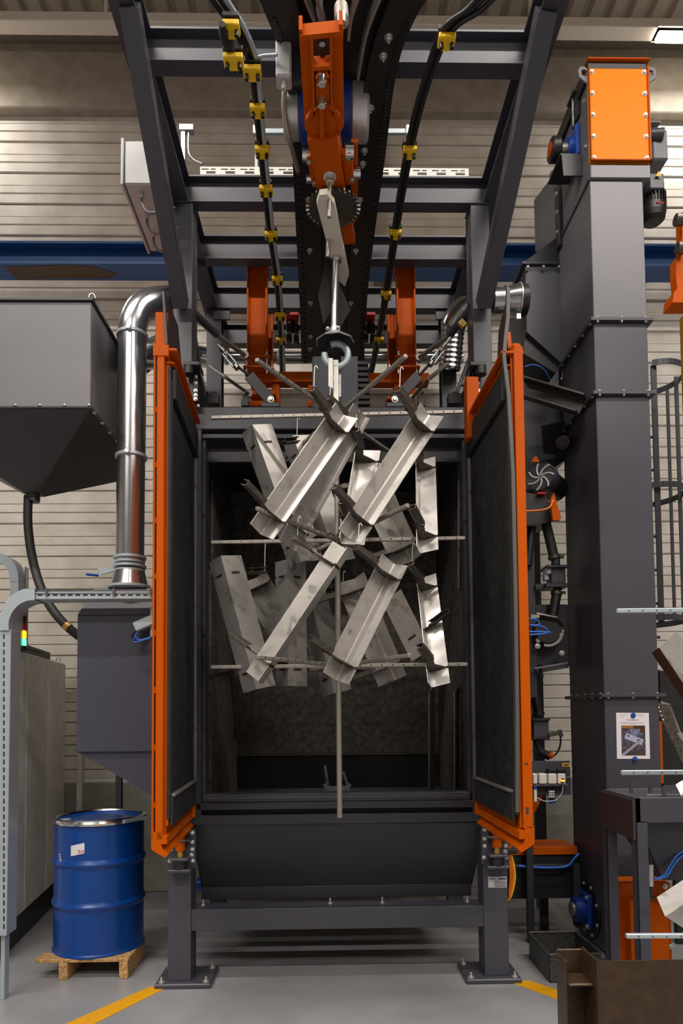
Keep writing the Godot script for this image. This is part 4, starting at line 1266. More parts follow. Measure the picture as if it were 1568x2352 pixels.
# ---------- drum side: hopper, duct, dust tank, cable tray, cabinet, drum ----------
func left_plant() -> void:
	var h := thing("storage_hopper", "dark grey square hopper with pyramid outlet beside the silver duct", "hopper")
	var d1 := 4.0
	var a := P(207, 693, d1)
	var xr := P(209, 800, d1).x
	var yt := a.y
	var ys := P(209, 934, d1).y
	var w := 1.16
	var tip := Vector3(xr - w * 0.5, P(65, 1136, d1 + w * 0.5).y, -d1 - w * 0.5)
	var m := M.new().bx(Vector3(xr - w, ys, -d1 - w), Vector3(xr, yt, -d1), 0.004)
	mk("body", m, mats.grey_light, h)
	mk("rim", M.new().bx(Vector3(xr - w - 0.015, yt, -d1 - w - 0.015), Vector3(xr + 0.015, yt + 0.02, -d1 + 0.015), 0.003), mats.grey_dark, h)
	mk("rim_seal", M.new().bx(Vector3(xr - w, yt + 0.02, -d1 - w), Vector3(xr - 0.03, yt + 0.025, -d1 + 0.005), 0.001), mats.orange, h)
	mk("flange", M.new().bx(Vector3(xr - w - 0.012, ys - 0.012, -d1 - w - 0.012), Vector3(xr + 0.012, ys, -d1 + 0.012), 0.002), mats.grey_dark, h)
	var k := 0.05
	var c0 := [Vector3(xr - w, ys - 0.01, -d1), Vector3(xr, ys - 0.01, -d1), Vector3(xr, ys - 0.01, -d1 - w), Vector3(xr - w, ys - 0.01, -d1 - w)]
	var c1 := [tip + Vector3(-k, 0, k), tip + Vector3(k, 0, k), tip + Vector3(k, 0, -k), tip + Vector3(-k, 0, -k)]
	var py := M.new()
	for i in 4:
		var j := (i + 1) % 4
		py.fq(c0[i], c0[j], c1[j], c1[i], (c0[i] + c0[j]) * 0.5 - tip - Vector3(0, 0.8, 0))
	py.fq(c0[0], c0[1], c0[2], c0[3], Vector3.UP)
	py.fq(c1[0], c1[1], c1[2], c1[3], Vector3.DOWN)
	mk("pyramid_outlet", py, mats.grey_dark, h)
	var bm := M.new()
	for i in 9:
		bm.bolt(Vector3(xr - 0.004 - i * 0.145, ys, -d1 + 0.008), Vector3.UP, 0.008, 0.012)
		bm.bolt(Vector3(xr + 0.006, ys - 0.012, -d1 - 0.05 - i * 0.145), Vector3.DOWN, 0.008, 0.01)
	stuff(mk("flange_bolts", bm, mats.bolt, h))
	for x in [0.0, -w * 0.8]:
		var r := []
		for i in 9:
			var g := PI * i / 8.0
			r.append(Vector3(xr + x + 0.02 * cos(g), yt + 0.025 + 0.03 * sin(g), -d1 - 0.01))
		mk("lifting_eye", M.new().tube(r, 0.006, 8), mats.bolt, h)
	mk("outlet_collar", M.new().cyl(tip + Vector3(0, -0.05, 0), tip + Vector3(0, 0.005, 0), 0.04, 16), mats.grey_dark, h)
	for z in [-d1 - 0.1, -d1 - w * 0.55]:
		mk("hanger_rod", M.new().cyl(Vector3(xr - w + 0.04, yt, z), Vector3(xr - w + 0.04, 8.46, z), 0.015, 10), mats.grey_dark, h)
	# stub from the hopper's side to the duct
	var sc := P(245, 815, 4.6)
	mk("side_spigot", M.new().cyl(Vector3(xr - 0.01, sc.y, sc.z), Vector3(xr + 0.045, sc.y, sc.z), 0.11, 22), mats.black, h)
	mk("spigot_pipe", M.new().cyl(Vector3(xr + 0.04, sc.y, sc.z), Vector3(xr + 0.42, sc.y, sc.z), 0.095, 22), mats.zinc, h)
	mk("spigot_clamp", M.new().cyl(Vector3(xr + 0.05, sc.y, sc.z), Vector3(xr + 0.07, sc.y, sc.z), 0.108, 22), mats.bolt, h)
	# black hose from the tip to the dust tank
	var hs := thing("suction_hose", "thick black hose curving from the hopper tip to the dust tank", "hose")
	var hp := pathd([[65, 1140, 4.58], [64, 1200, 4.56], [72, 1270, 4.52], [90, 1340, 4.46], [117, 1395, 4.4], [150, 1435, 4.4], [182, 1462, 4.42]])
	mk("hose", M.new().tube(hp, 0.029, 16), mats.rubber, hs)
	var q0: Vector3 = P(150, 1435, 4.4)
	var q1: Vector3 = P(159, 1443, 4.4)
	mk("yellow_band", M.new().cyl(q0, q1, 0.031, 16), mats.brass, hs)
	# silver down pipe
	var t := thing("silver_duct", "tall galvanised spiral duct with elbow beside the orange door", "duct")
	var r := 0.09
	var dd := 4.3
	mk("pipe", M.new().cyl(P(301, 1050, dd), P(304, 775, dd), r, 32), mats.zinc, t)
	mk("pipe", M.new().cyl(P(298, 1290, dd), P(301, 1050, dd), r - 0.002, 32), mats.zinc, t)
	mk("elbow", M.new().tube(pathd([[304, 775, dd], [306, 745, dd], [318, 715, dd + 0.02], [340, 698, dd + 0.06], [366, 692, dd + 0.12], [400, 690, dd + 0.2]]), r, 28), mats.zinc, t)
	mk("branch", M.new().tube(pathd([[322, 830, 4.62], [345, 815, 4.75], [362, 800, 4.9], [385, 795, 5.1], [440, 815, 5.5], [480, 822, 5.9]]), 0.085, 20), mats.zinc, t)
	for y in [772, 1050]:
		var c := P(304 - (y - 772) * 0.01, y, dd)
		mk("joint_ring", M.new().cyl(c + Vector3(0, -0.01, 0), c + Vector3(0, 0.01, 0), r + 0.01, 32), mats.zinc_matt, t)
		mk("ring_lock", M.new().bx(c + Vector3(-0.012, -0.012, r), c + Vector3(0.02, 0.012, r + 0.025)), mats.bolt, t)
	for y in [1282, 1292, 1302, 1312]:
		var c := P(298, y, dd)
		mk("collar_ring", M.new().cyl(c + Vector3(0, -0.008, 0), c + Vector3(0, 0.008, 0), r + (0.012 if y % 20 == 2 else 0.004), 30), mats.zinc_matt, t)
	mk("flared_foot", M.new().cyl(P(297, 1349, dd), P(298, 1310, dd), 0.118, 32, r + 0.002), mats.zinc, t)
	mk("flange", M.new().cyl(P(297, 1352, dd), P(297, 1346, dd), 0.13, 32), mats.zinc_matt, t)
	mk("slide_plate", M.new().plate([P(262, 1302, dd + 0.05), P(224, 1306, dd - 0.05), P(232, 1318, dd - 0.12), P(264, 1313, dd)], 0.006), mats.zinc_matt, t)
	mk("slide_handle", M.new().cyl(P(226, 1322, dd - 0.1), P(198, 1319, dd - 0.15), 0.008, 10), mats.blue, t)
	# dust tank
	var tk := thing("dust_tank", "dark blue-grey dust collector tank with sloping-edged top under the silver duct", "tank")
	var d2 := 4.2
	var x0 := P(177, 1500, d2).x
	var x1 := P(372, 1500, d2).x
	var y0 := P(260, 1412, d2).y
	var y1 := P(260, 1727, d2).y
	mk("body", M.new().bx(Vector3(x0, y1, -5.12), Vector3(x1, y0, -d2), 0.004), mats.tank_blue, tk)
	var cp := M.new()
	var yt2 := P(297, 1354, dd).y
	var u0 := [Vector3(x0, y0, -d2), Vector3(x1, y0, -d2), Vector3(x1, y0, -5.12), Vector3(x0, y0, -5.12)]
	var u1 := [Vector3(x0 + 0.08, yt2, -d2 - 0.06), Vector3(x1, yt2, -d2 - 0.06), Vector3(x1, yt2, -4.95), Vector3(x0 + 0.08, yt2, -4.95)]
	for i in 4:
		var j := (i + 1) % 4
		cp.fq(u0[i], u0[j], u1[j], u1[i], (u0[i] + u0[j]) * 0.5 - Vector3((x0 + x1) * 0.5, y0 - 0.2, -4.6))
	cp.fq(u1[0], u1[1], u1[2], u1[3], Vector3.UP)
	cp.fq(u0[0], u0[1], u0[2], u0[3], Vector3.DOWN)
	mk("bevelled_top", cp, mats.grey_light, tk)
	var hp2 := M.new()
	hp2.prism(PackedVector2Array([Vector2(x0, y1 + 0.002), Vector2(x0 + 0.02, y1 - 0.01), Vector2(P(352, 1832, d2).x, P(352, 1832, d2).y), Vector2(x1 + 0.1, P(352, 1850, d2).y), Vector2(x1 + 0.1, y1 + 0.002)]), Transform3D(Basis(), Vector3(0, 0, -5.11)), 0.89)
	mk("sloped_bottom", hp2, mats.tank_blue, tk)
	for s in [[265, 279, 1770, 5.04]]:
		var lg := M.new()
		var p := P((s[0] + s[1]) * 0.5, s[2], s[3])
		lg.bx(Vector3(p.x - 0.022, 0.0, p.z - 0.04), Vector3(p.x + 0.022, p.y, p.z))
		mk("leg", lg, mats.grey_dark, tk)
	# valve with blue hoses on the tank's corner
	var v := thing("solenoid_valve", "small grey valve with looping blue air hoses on the dust tank beside the orange door", "valve")
	var vc := P(333, 1432, 4.14)
	mk("body", M.new().box(Transform3D(Basis(Vector3.BACK, 0.4), vc), Vector3(0.13, 0.06, 0.06), 0.006), mats.zinc_matt, v)
	mk("mount", M.new().bx(vc + Vector3(0.03, -0.08, -0.06), vc + Vector3(0.06, 0.1, 0.0)), mats.zinc_matt, v)
	for q in [[[318, 1450], [308, 1468], [310, 1475], [345, 1466]], [[320, 1448], [312, 1462], [322, 1470], [352, 1462]]]:
		var pp := []
		for z in q:
			pp.append([z[0], z[1], 4.12])
		mk("air_hose", M.new().tube(pathd(pp), 0.005, 8), mats.hose_blue, v)
	mk("cable", M.new().tube(pathd([[322, 1440, 4.12], [304, 1458, 4.12], [312, 1472, 4.13], [330, 1452, 4.14], [345, 1445, 4.14]]), 0.006, 8), mats.cable, v)
	# galvanised cable duct: horizontal run, bend, vertical run
	var ct := thing("cable_duct", "galvanised slotted cable duct bending down beside the grey control cabinet", "cable tray")
	var dq := 4.05
	var top := P(200, 1357, dq).y
	var bot := P(200, 1376, dq).y
	var xa := P(80, 1366, dq).x
	var xb := P(372, 1366, dq).x
	mk("horizontal_run", M.new().bx(Vector3(xa, bot, -dq - 0.12), Vector3(xb, top, -dq), 0.003), mats.zinc_matt, ct)
	mk("cover", M.new().bx(Vector3(xa, top, -dq - 0.125), Vector3(xb, top + 0.006, -dq + 0.005), 0.002).bx(Vector3(xa, top - 0.018, -dq), Vector3(xb, top - 0.013, -dq + 0.004), 0.001), mats.zinc, ct)
	var bo := [[80, 1352], [50, 1354], [22, 1372], [5, 1398], [-1, 1425], [-1, 1448]]
	var bi := [[80, 1378], [62, 1380], [42, 1390], [27, 1408], [20, 1428], [20, 1448]]
	var bend := M.new()
	var bp := []
	for p in bo:
		bp.append(P(p[0], p[1], dq - 0.01))
	var bq := []
	for p in bi:
		bq.append(P(p[0], p[1], dq - 0.01))
	bp = smooth(bp)
	bq = smooth(bq)
	var zz := Vector3(0, 0, -0.14)
	for i in bp.size() - 1:
		bend.fq(bp[i], bp[i + 1], bq[i + 1], bq[i], Vector3.BACK)
		bend.fq(bp[i] + zz, bp[i + 1] + zz, bq[i + 1] + zz, bq[i] + zz, Vector3.FORWARD)
		bend.fq(bp[i], bp[i + 1], bp[i + 1] + zz, bp[i] + zz, bp[i] - bq[i])
		bend.fq(bq[i], bq[i + 1], bq[i + 1] + zz, bq[i] + zz, bq[i] - bp[i])
	mk("bend", bend, mats.zinc_matt, ct)
	mk("vertical_run", M.new().bx(Vector3(P(-6, 1800, dq).x, P(10, 2150, dq).y, -dq - 0.13), Vector3(P(20, 1800, dq).x, P(10, 1446, dq).y, -dq), 0.003), mats.zinc_matt, ct)
	var sm := M.new()
	for i in 15:
		var p := P(92 + i * 17.3, 1366.5, dq)
		sm.bx(p + Vector3(-0.014, -0.005, -0.002), p + Vector3(0.014, 0.004, 0.0015), 0.0)
	for i in 38:
		var p := P(9, 1462 + i * 18, dq)
		sm.bx(p + Vector3(-0.004, -0.014, -0.002), p + Vector3(0.004, 0.014, 0.0015), 0.0)
	stuff(mk("slots", sm, mats.black, ct))
	for x in [108, 262, 346]:
		var p := P(x, 1360, dq)
		mk("cover_clip", M.new().bx(p + Vector3(-0.008, -0.025, 0), p + Vector3(0.008, 0.022, 0.012)), mats.zinc, ct)
	mk("drop_foot", M.new().bx(Vector3(P(-6, 2150, dq).x, 0.0, -dq - 0.1), Vector3(P(4, 2150, dq).x, P(10, 2140, dq).y, -dq - 0.04)), mats.zinc_matt, ct)
	var c2 := thing("cable_duct", "galvanised cable duct arching down behind the control cabinet's signal tower", "cable tray")
	var arch := M.new()
	var ao := [[-60, 1266], [-20, 1268], [10, 1274], [30, 1290], [40, 1312], [42, 1336]]
	var ai := [[-60, 1286], [-20, 1287], [0, 1292], [14, 1305], [21, 1320], [22, 1336]]
	bp = []
	bq = []
	for i in 6:
		bp.append(P(ao[i][0], ao[i][1], 4.9))
		bq.append(P(ai[i][0], ai[i][1], 4.9))
	bp = smooth(bp)
	bq = smooth(bq)
	for i in bp.size() - 1:
		arch.fq(bp[i], bp[i + 1], bq[i + 1], bq[i], Vector3.BACK)
		arch.fq(bp[i] + zz, bp[i + 1] + zz, bq[i + 1] + zz, bq[i] + zz, Vector3.FORWARD)
		arch.fq(bp[i], bp[i + 1], bp[i + 1] + zz, bp[i] + zz, bp[i] - bq[i])
		arch.fq(bq[i], bq[i + 1], bq[i + 1] + zz, bq[i] + zz, bq[i] - bp[i])
	mk("arch", arch, mats.zinc_matt, c2)
	mk("drop", M.new().bx(Vector3(P(22, 1400, 4.9).x, 2.16, -5.04), Vector3(P(42, 1400, 4.9).x, P(30, 1336, 4.9).y, -4.9), 0.003), mats.zinc_matt, c2)
	mk("rail", M.new().bx(Vector3(P(49, 1400, 5.0).x, 2.16, -5.06), Vector3(P(57, 1400, 5.0).x, P(50, 1301, 5.0).y, -5.0), 0.003), mats.zinc, c2)
	# control cabinet, set at a slight angle
	var cc := thing("control_cabinet", "tall grey control cabinet on a black plinth behind the blue drum", "cabinet")
	var o := Vector3(-2.2, 0, -4.6)
	var dir := Vector3(-0.24, 0, -1.75)
	var L := dir.length()
	dir = dir.normalized()
	var bs := Transform3D(Basis(dir.cross(Vector3.UP).normalized() * -1.0, Vector3.UP, -dir), o)
	# local axes: +x away from the aisle, -z along the cabinet
	if bs.basis.x.x > 0.0:
		bs.basis.x = -bs.basis.x
	var bx_ := func(mm: M, s0: float, s1: float, ya: float, yb: float, tt0: float, tt1: float, ch := 0.004) -> M:
		return mm.box(Transform3D(bs.basis, bs * Vector3((tt0 + tt1) * 0.5, (ya + yb) * 0.5, -(s0 + s1) * 0.5)), Vector3(absf(tt1 - tt0), yb - ya, s1 - s0), ch)
	mk("plinth", bx_.call(M.new(), 0.02, L - 0.02, 0.0, 0.2, 0.02, 0.6), mats.black, cc)
	mk("body", bx_.call(M.new(), 0.0, L, 0.2, 2.14, 0.012, 0.62), mats.cabinet, cc)
	var bays := 3
	for i in bays:
		mk("side_panel", bx_.call(M.new(), i * L / bays + 0.004, (i + 1) * L / bays - 0.004, 0.21, 2.13, 0.0, 0.014, 0.006), mats.cabinet, cc)
	mk("top_channel", bx_.call(M.new(), 0.1, L * 0.72, 2.14, 2.2, 0.01, 0.07, 0.004), mats.grey, cc)
	var tsl := M.new()
	for i in 16:
		bx_.call(tsl, 0.3 + i * 0.05, 0.325 + i * 0.05, 2.165, 2.175, 0.006, 0.012, 0.0)
	stuff(mk("channel_slots", tsl, mats.black, cc))
	var ey := []
	for i in 9:
		ey.append(bs * Vector3(0.05 + 0.018 * cos(PI * i / 8.0), 2.16 + 0.03 * sin(PI * i / 8.0), -L + 0.08))
	mk("lifting_eye", M.new().tube(ey, 0.007, 8), mats.bolt, cc)
	# signal tower
	var st := thing("signal_tower", "signal tower with black cap and red, amber and green lamps on the control cabinet", "signal light")
	var s0 := P(50, 1476, 5.0)
	var hgt := P(50, 1412, 5.0).y - s0.y
	s0.y = 2.14
	var seg := (hgt + 0.02) / 4.0
	var names := ["green_lamp", "amber_lamp", "red_lamp", "cap"]
	var mm2 := [mats.lamp_green, mats.lamp_amber, mats.red, mats.black]
	mk("tower_base", M.new().cyl(s0, s0 + Vector3(0, 0.03, 0), 0.034, 18), mats.black, st)
	for i in 4:
		mk(names[i], M.new().cyl(s0 + Vector3(0, 0.03 + i * seg, 0), s0 + Vector3(0, 0.03 + (i + 1) * seg - 0.004, 0), 0.031, 20, -1.0, 0.004), mm2[i], st)
	for q in [[0.5, Color(0.25, 1.0, 0.5)], [1.5, Color(1.0, 0.6, 0.08)]]:
		var l := OmniLight3D.new()
		l.name = "signal_glow"
		l.light_color = q[1]
		l.light_energy = 0.02
		l.light_size = 0.03
		l.omni_range = 20.0
		l.omni_attenuation = 2.0
		l.shadow_enabled = true
		l.position = s0 + Vector3(0, 0.03 + q[0] * seg, 0)
		add_child(l, true)
	# blue steel drum on a small pallet
	var pal := thing("wooden_pallet", "small raw wooden pallet carrying the blue drum", "pallet")
	var fl := PY(205, 2250, 0.0)
	var px0 := PY(133, 2252, 0.0).x
	var px1 := PY(290, 2250, 0.0).x
	var zf := fl.z
	for s in [[px0, px0 + 0.055], [px1 - 0.05, px1 + 0.005]]:
		mk("bearer", M.new().bx(Vector3(s[0], 0.0, zf - 0.4), Vector3(s[1], 0.105, zf), 0.004), mats.wood, pal)
	for i in 3:
		mk("deck_board", M.new().bx(Vector3(px0 - (0.15 if i == 0 else 0.05), 0.105, zf - 0.125 - i * 0.1375), Vector3(px1 + 0.008, 0.127, zf + 0.0 - i * 0.1375), 0.003), mats.wood, pal)
	var dr := thing("steel_drum", "dented blue steel drum with silver clamp ring and white sticker", "drum")
	var R := 0.288
	var f0 := P(229, 2190, 4.4)
	var dc := Vector3(P(229, 2000, 4.66).x, 0.127, -4.66)
	var H := 0.85
	var pf := [Vector2(0, 0.012), Vector2(R - 0.012, 0.012), Vector2(R - 0.012, 0.0), Vector2(R + 0.004, 0.0), Vector2(R + 0.004, 0.012), Vector2(R - 0.002, 0.02)]
	for band in [0.312, 0.578]:
		pf.append_array([Vector2(R - 0.002, band - 0.03), Vector2(R + 0.002, band - 0.02), Vector2(R + 0.011, band - 0.006), Vector2(R + 0.011, band + 0.006), Vector2(R + 0.002, band + 0.02), Vector2(R - 0.002, band + 0.03)])
	pf.append_array([Vector2(R - 0.002, H - 0.02), Vector2(R, H)])
	mk("body", M.new().lathe(Transform3D(Basis(), dc), pf, 56), mats.blue_drum, dr)
	mk("lid", M.new().lathe(Transform3D(Basis(), dc), [Vector2(R, H - 0.01), Vector2(R - 0.012, H - 0.002), Vector2(R - 0.03, H - 0.02), Vector2(0.19, H - 0.02), Vector2(0.18, H - 0.012), Vector2(0, H - 0.012)], 56), mats.blue_drum, dr)
	mk("clamp_ring", M.new().lathe(Transform3D(Basis(), dc), [Vector2(R - 0.006, H - 0.03), Vector2(R + 0.01, H - 0.024), Vector2(R + 0.016, H - 0.01), Vector2(R + 0.01, H + 0.004), Vector2(R - 0.008, H + 0.01), Vector2(R - 0.016, H + 0.0)], 56), mats.chrome, dr)
	mk("bung", M.new().cyl(dc + Vector3(-0.2, H - 0.02, 0.08), dc + Vector3(-0.2, H - 0.005, 0.08), 0.034, 18), mats.zinc_matt, dr)
	mk("ring_lever", M.new().bar(dc + Vector3(0.22, H - 0.008, 0.215), dc + Vector3(0.31, H - 0.006, 0.07), 0.022, 0.022), mats.zinc_matt, dr)
	mk("lever_bolt", M.new().cyl(dc + Vector3(0.29, H - 0.008, 0.1), dc + Vector3(0.345, H - 0.004, 0.06), 0.012, 10), mats.zinc_matt, dr)
	# sticker bent round the drum
	var stk := M.new()
	var ink := M.new()
	var ac := -0.165
	for i in 8:
		var a0 := ac - 0.16 + i * 0.04
		var a1 := a0 + 0.04
		var f := func(aa: float, yy: float, rr: float) -> Vector3: return dc + Vector3(sin(aa) * rr, yy + (aa - ac) * 0.062, cos(aa) * rr)
		stk.fq(f.call(a0, 0.648, R + 0.0006), f.call(a1, 0.648, R + 0.0006), f.call(a1, 0.714, R + 0.0006), f.call(a0, 0.714, R + 0.0006), Vector3(sin(a0), 0, cos(a0)))
	mk("sticker", stk, mats.paper, dr)
	# handwritten red word
	for p in [[[0.002, 0.021], [0.009, 0.022], [0.007, 0.004], [0.004, 0.001], [0.0, 0.002]], [[0.015, 0.014], [0.016, 0.002], [0.02, 0.002]], [[0.0165, 0.02], [0.0175, 0.0205]], [[0.025, 0.001], [0.026, 0.014], [0.0265, 0.011], [0.031, 0.015], [0.035, 0.012], [0.036, 0.001]]]:
		for i in p.size() - 1:
			var f := func(q: Array) -> Vector3:
				var aa: float = ac + 0.018 + q[0] / R
				return dc + Vector3(sin(aa) * (R + 0.002), 0.654 + q[1] + (aa - ac) * 0.062, cos(aa) * (R + 0.002))
			ink.bar(f.call(p[i]), f.call(p[i + 1]), 0.003, 0.002, Vector3.BACK, 0.0)
	stuff(mk("sticker_writing", ink, mats.ink_red, dr))
	# scuffs
	var sc2 := M.new()
	for s in [[-0.69, 0.64, 0.018, 0.008], [-0.66, 0.62, 0.01, 0.024], [-0.64, 0.603, 0.014, 0.012], [-0.69, 0.582, 0.03, 0.01]]:
		var dv := Vector3(sin(s[0]), 0, cos(s[0]))
		sc2.box(Transform3D(Basis(Vector3.UP, s[0]), dc + dv * (R + 0.0) + Vector3(0, s[1], 0)), Vector3(s[2], s[3], 0.006), 0.001)
	stuff(mk("paint_scuffs", sc2, mats.box_grey, dr))
	mk("drum_scratch", M.new().bx(dc + Vector3(-0.001, H - 0.0125, -0.001), dc + Vector3(0.001, H - 0.0115, 0.001)), mats.blue_drum, dr)

# ---------- elevator side ----------
func right_plant() -> void:
	var G: Material = mats.grey
	var t := thing("bucket_elevator", "tall grey bucket elevator column with bright orange head cover", "bucket elevator")
	var d1 := 4.55
	var xl := P(1376, 1200, d1).x
	var xr := P(1500, 1200, d1).x
	var zb := -5.2
	var cuts := [415, 737, 905, 1597, 2250]
	var prev := P(1430, 400, d1).y
	for i in range(1, cuts.size()):
		var y := P(1440, cuts[i], d1).y
		if i == cuts.size() - 1:
			y = 0.02
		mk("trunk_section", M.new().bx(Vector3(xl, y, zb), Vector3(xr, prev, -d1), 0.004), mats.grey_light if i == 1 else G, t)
		if i < cuts.size() - 1:
			mk("flange", M.new().bx(Vector3(xl - 0.03, y - 0.012, zb - 0.03), Vector3(xr + 0.035, y + 0.012, -d1 + 0.03), 0.002), G, t)
			var bm := M.new()
			for k in 3:
				bm.bolt(Vector3(lerpf(xl, xr, 0.05 + k * 0.45), y - 0.012, -d1 + 0.017), Vector3.DOWN, 0.008, 0.01)
				bm.bolt(Vector3(lerpf(xl, xr, 0.05 + k * 0.45), y + 0.012, -d1 + 0.017), Vector3.UP, 0.008, 0.008)
			for k in 5:
				bm.bolt(Vector3(xl - 0.017, y - 0.012, -d1 - 0.02 - k * 0.14), Vector3.DOWN, 0.008, 0.01)
				bm.bolt(Vector3(xl - 0.017, y + 0.012, -d1 - 0.02 - k * 0.14), Vector3.UP, 0.008, 0.008)
			stuff(mk("flange_bolts", bm, mats.bolt, t))
		prev = y
	# head
	var hl := P(1350, 280, d1).x
	var hr := P(1487, 280, d1).x
	var hy0 := P(1418, 414, d1).y
	var hy1 := P(1418, 150, d1).y
	mk("head_box", M.new().bx(Vector3(hl + 0.01, hy0, zb - 0.02), Vector3(hr - 0.01, hy1, -d1 - 0.01), 0.006), mats.grey_light, t)
	mk("head_skirt", M.new().bx(Vector3(hl + 0.0, hy0, -d1 - 0.02), Vector3(hr, P(1418, 382, d1).y, -d1 + 0.02), 0.006), mats.grey_light, t)
	var cvy0 := P(1418, 379, d1).y
	var cvy1 := P(1418, 166, d1).y
	var cover := mk("head_cover", M.new().bx(Vector3(hl, cvy0, -d1 - 0.005), Vector3(hr, cvy1, -d1 + 0.03), 0.004), mats.orange_bright, t)
	mk("cover_rim", M.new().bx(Vector3(hr - 0.012, cvy0, -d1 + 0.02), Vector3(hr, cvy1 + 0.01, -d1 + 0.045), 0.002).bx(Vector3(hl, cvy0, -d1 + 0.02), Vector3(hr, cvy0 + 0.01, -d1 + 0.045), 0.002).bx(Vector3(hl, cvy0, -d1 + 0.02), Vector3(hl + 0.006, cvy1 + 0.01, -d1 + 0.04), 0.002), mats.orange, cover)
	for i in 5:
		for x in [hl + 0.022, hr - 0.03]:
			mk("cover_bolt", M.new().bolt(Vector3(x, lerpf(cvy0 + 0.025, cvy1 - 0.03, i / 4.0), -d1 + 0.03), Vector3.BACK, 0.012, 0.014), mats.white, cover)
	mk("head_roof", M.new().bx(Vector3(hl - 0.01, hy1, zb - 0.06), Vector3(hr + 0.01, hy1 + 0.012, -d1 + 0.05), 0.003), mats.orange, t)
	mk("roof_lip", M.new().bx(Vector3(hl, P(1418, 166, d1).y, -d1), Vector3(hr - 0.01, hy1, -d1 + 0.025), 0.003), mats.grey_dark, t)
	mk("roof_lip", M.new().bx(Vector3(hl - 0.015, P(1418, 185, d1).y, zb), Vector3(hl, hy1, -d1), 0.003), mats.grey_dark, t)
	for s in [[hl - 0.0, -1.0, -d1 + 0.0], [hr, 1.0, -d1 + 0.0], [hl - 0.01, -1.0, zb + 0.05]]:
		var c := Vector3(s[0], P(1418, 172, d1).y if s[2] > -4.7 else hy1 - 0.33, s[2])
		var poly := PackedVector2Array()
		for k in [[0, -0.08], [0.06, -0.03], [0.066, 0.02], [0.05, 0.045], [0.02, 0.045], [0, 0.03]]:
			poly.append(Vector2(k[0] * s[1], k[1]))
		for k in [[0, 0.012], [0.022, 0.026], [0.042, 0.02], [0.042, -0.012], [0.022, -0.025], [0, -0.025]]:
			poly.append(Vector2(k[0] * s[1], k[1]))
		mk("lifting_lug", M.new().prism(poly, Transform3D(Basis(), c), 0.014), mats.grey_light, t)
	# shaft bearing on the drum side of the head
	var bc := Vector3(hl + 0.01, P(1310, 345, 4.82).y, -4.82)
	mk("bearing_housing", M.new().bx(bc + Vector3(-0.03, -0.11, -0.1), bc + Vector3(0.0, 0.13, 0.1), 0.01).cyl(bc + Vector3(-0.07, 0, 0), bc + Vector3(0, 0, 0), 0.08, 22), mats.blue, t)
	mk("shaft", M.new().cyl(bc + Vector3(-0.12, 0, 0), bc, 0.045, 20), mats.steel_arm, t)
	mk("sensor_disc", M.new().cyl(bc + Vector3(-0.19, 0, 0), bc + Vector3(-0.12, 0, 0), 0.085, 24, -1.0, 0.01), mats.black, t)
	mk("disc_badge", M.new().cyl(bc + Vector3(-0.197, 0, 0), bc + Vector3(-0.188, 0, 0), 0.05, 20), mats.orange, t)
	mk("bearing_shelf", M.new().bx(bc + Vector3(-0.16, -0.14, -0.16), bc + Vector3(0.0, -0.125, 0.12)).plate([bc + Vector3(-0.15, -0.14, 0.12), bc + Vector3(0.0, -0.14, 0.12), bc + Vector3(0.0, -0.3, 0.12), bc + Vector3(-0.14, -0.3, 0.12)], 0.012), mats.grey_dark, t)
	mk("tension_bracket", M.new().bx(bc + Vector3(-0.02, 0.17, -0.02), bc + Vector3(0.0, 0.37, 0.12)).bx(bc + Vector3(-0.05, 0.35, -0.02), bc + Vector3(0.0, 0.37, 0.12)), mats.grey_dark, t)
	mk("tension_screw", M.new().cyl(bc + Vector3(-0.03, 0.14, 0.05), bc + Vector3(-0.03, 0.36, 0.05), 0.009, 10), mats.bolt, t)
	for s in [[0.02, 0.13], [0.02, -0.04]]:
		mk("side_bolt", M.new().bolt(Vector3(hl + 0.01, bc.y + 0.12 - s[1] * 2.0, -d1 - 0.08), Vector3.LEFT, 0.012, 0.014), mats.bolt, t)
	# rear discharge chute
	var ch := M.new()
	ch.plate([Vector3(xl - 0.02, P(1280, 400, 5.2).y, zb - 0.02), Vector3(xl - 0.05, P(1250, 440, 5.5).y, zb - 0.4), Vector3(xl - 0.05, P(1250, 560, 5.5).y, zb - 0.4), Vector3(xl - 0.02, P(1280, 560, 5.2).y, zb - 0.02)], 0.02)
	ch.bx(Vector3(xl - 0.03, P(1280, 560, 5.2).y, zb - 0.02), Vector3(xr - 0.02, P(1280, 400, 5.2).y, zb + 0.0))
	mk("discharge_chute", ch, mats.grey_light, t)
	var cs := mk("chute_strip", M.new().bx(Vector3(xl - 0.025, P(1285, 560, 5.1).y, zb + 0.02), Vector3(xl, P(1285, 420, 5.1).y, zb + 0.09)), mats.grey_dark, t)
	for y in [435, 478, 524]:
		mk("strip_bolt", M.new().bolt(Vector3(xl - 0.025, P(1285, y, 5.1).y, zb + 0.055), Vector3.LEFT, 0.012, 0.014), mats.bolt, cs)
	mk("seam_strip", M.new().bx(Vector3(hl - 0.004, hy0 - 0.01, zb), Vector3(hl + 0.014, hy0 + 0.02, -d1), 0.002), mats.black, t)
	# gear motor on the far side of the head
	var mo := thing("gear_motor", "grey gear motor with finned black motor hanging beside the elevator's orange head", "motor")
	var mc := P(1503, 330, 4.85)
	mk("gearbox", M.new().bx(mc + Vector3(-0.06, -0.19, -0.1), mc + Vector3(0.06, 0.05, 0.08), 0.012), mats.grey_light, mo)
	mk("motor_mount", M.new().bx(Vector3(hr - 0.02, mc.y - 0.12, mc.z - 0.06), Vector3(mc.x - 0.05, mc.y + 0.03, mc.z + 0.04)), mats.grey, mo)
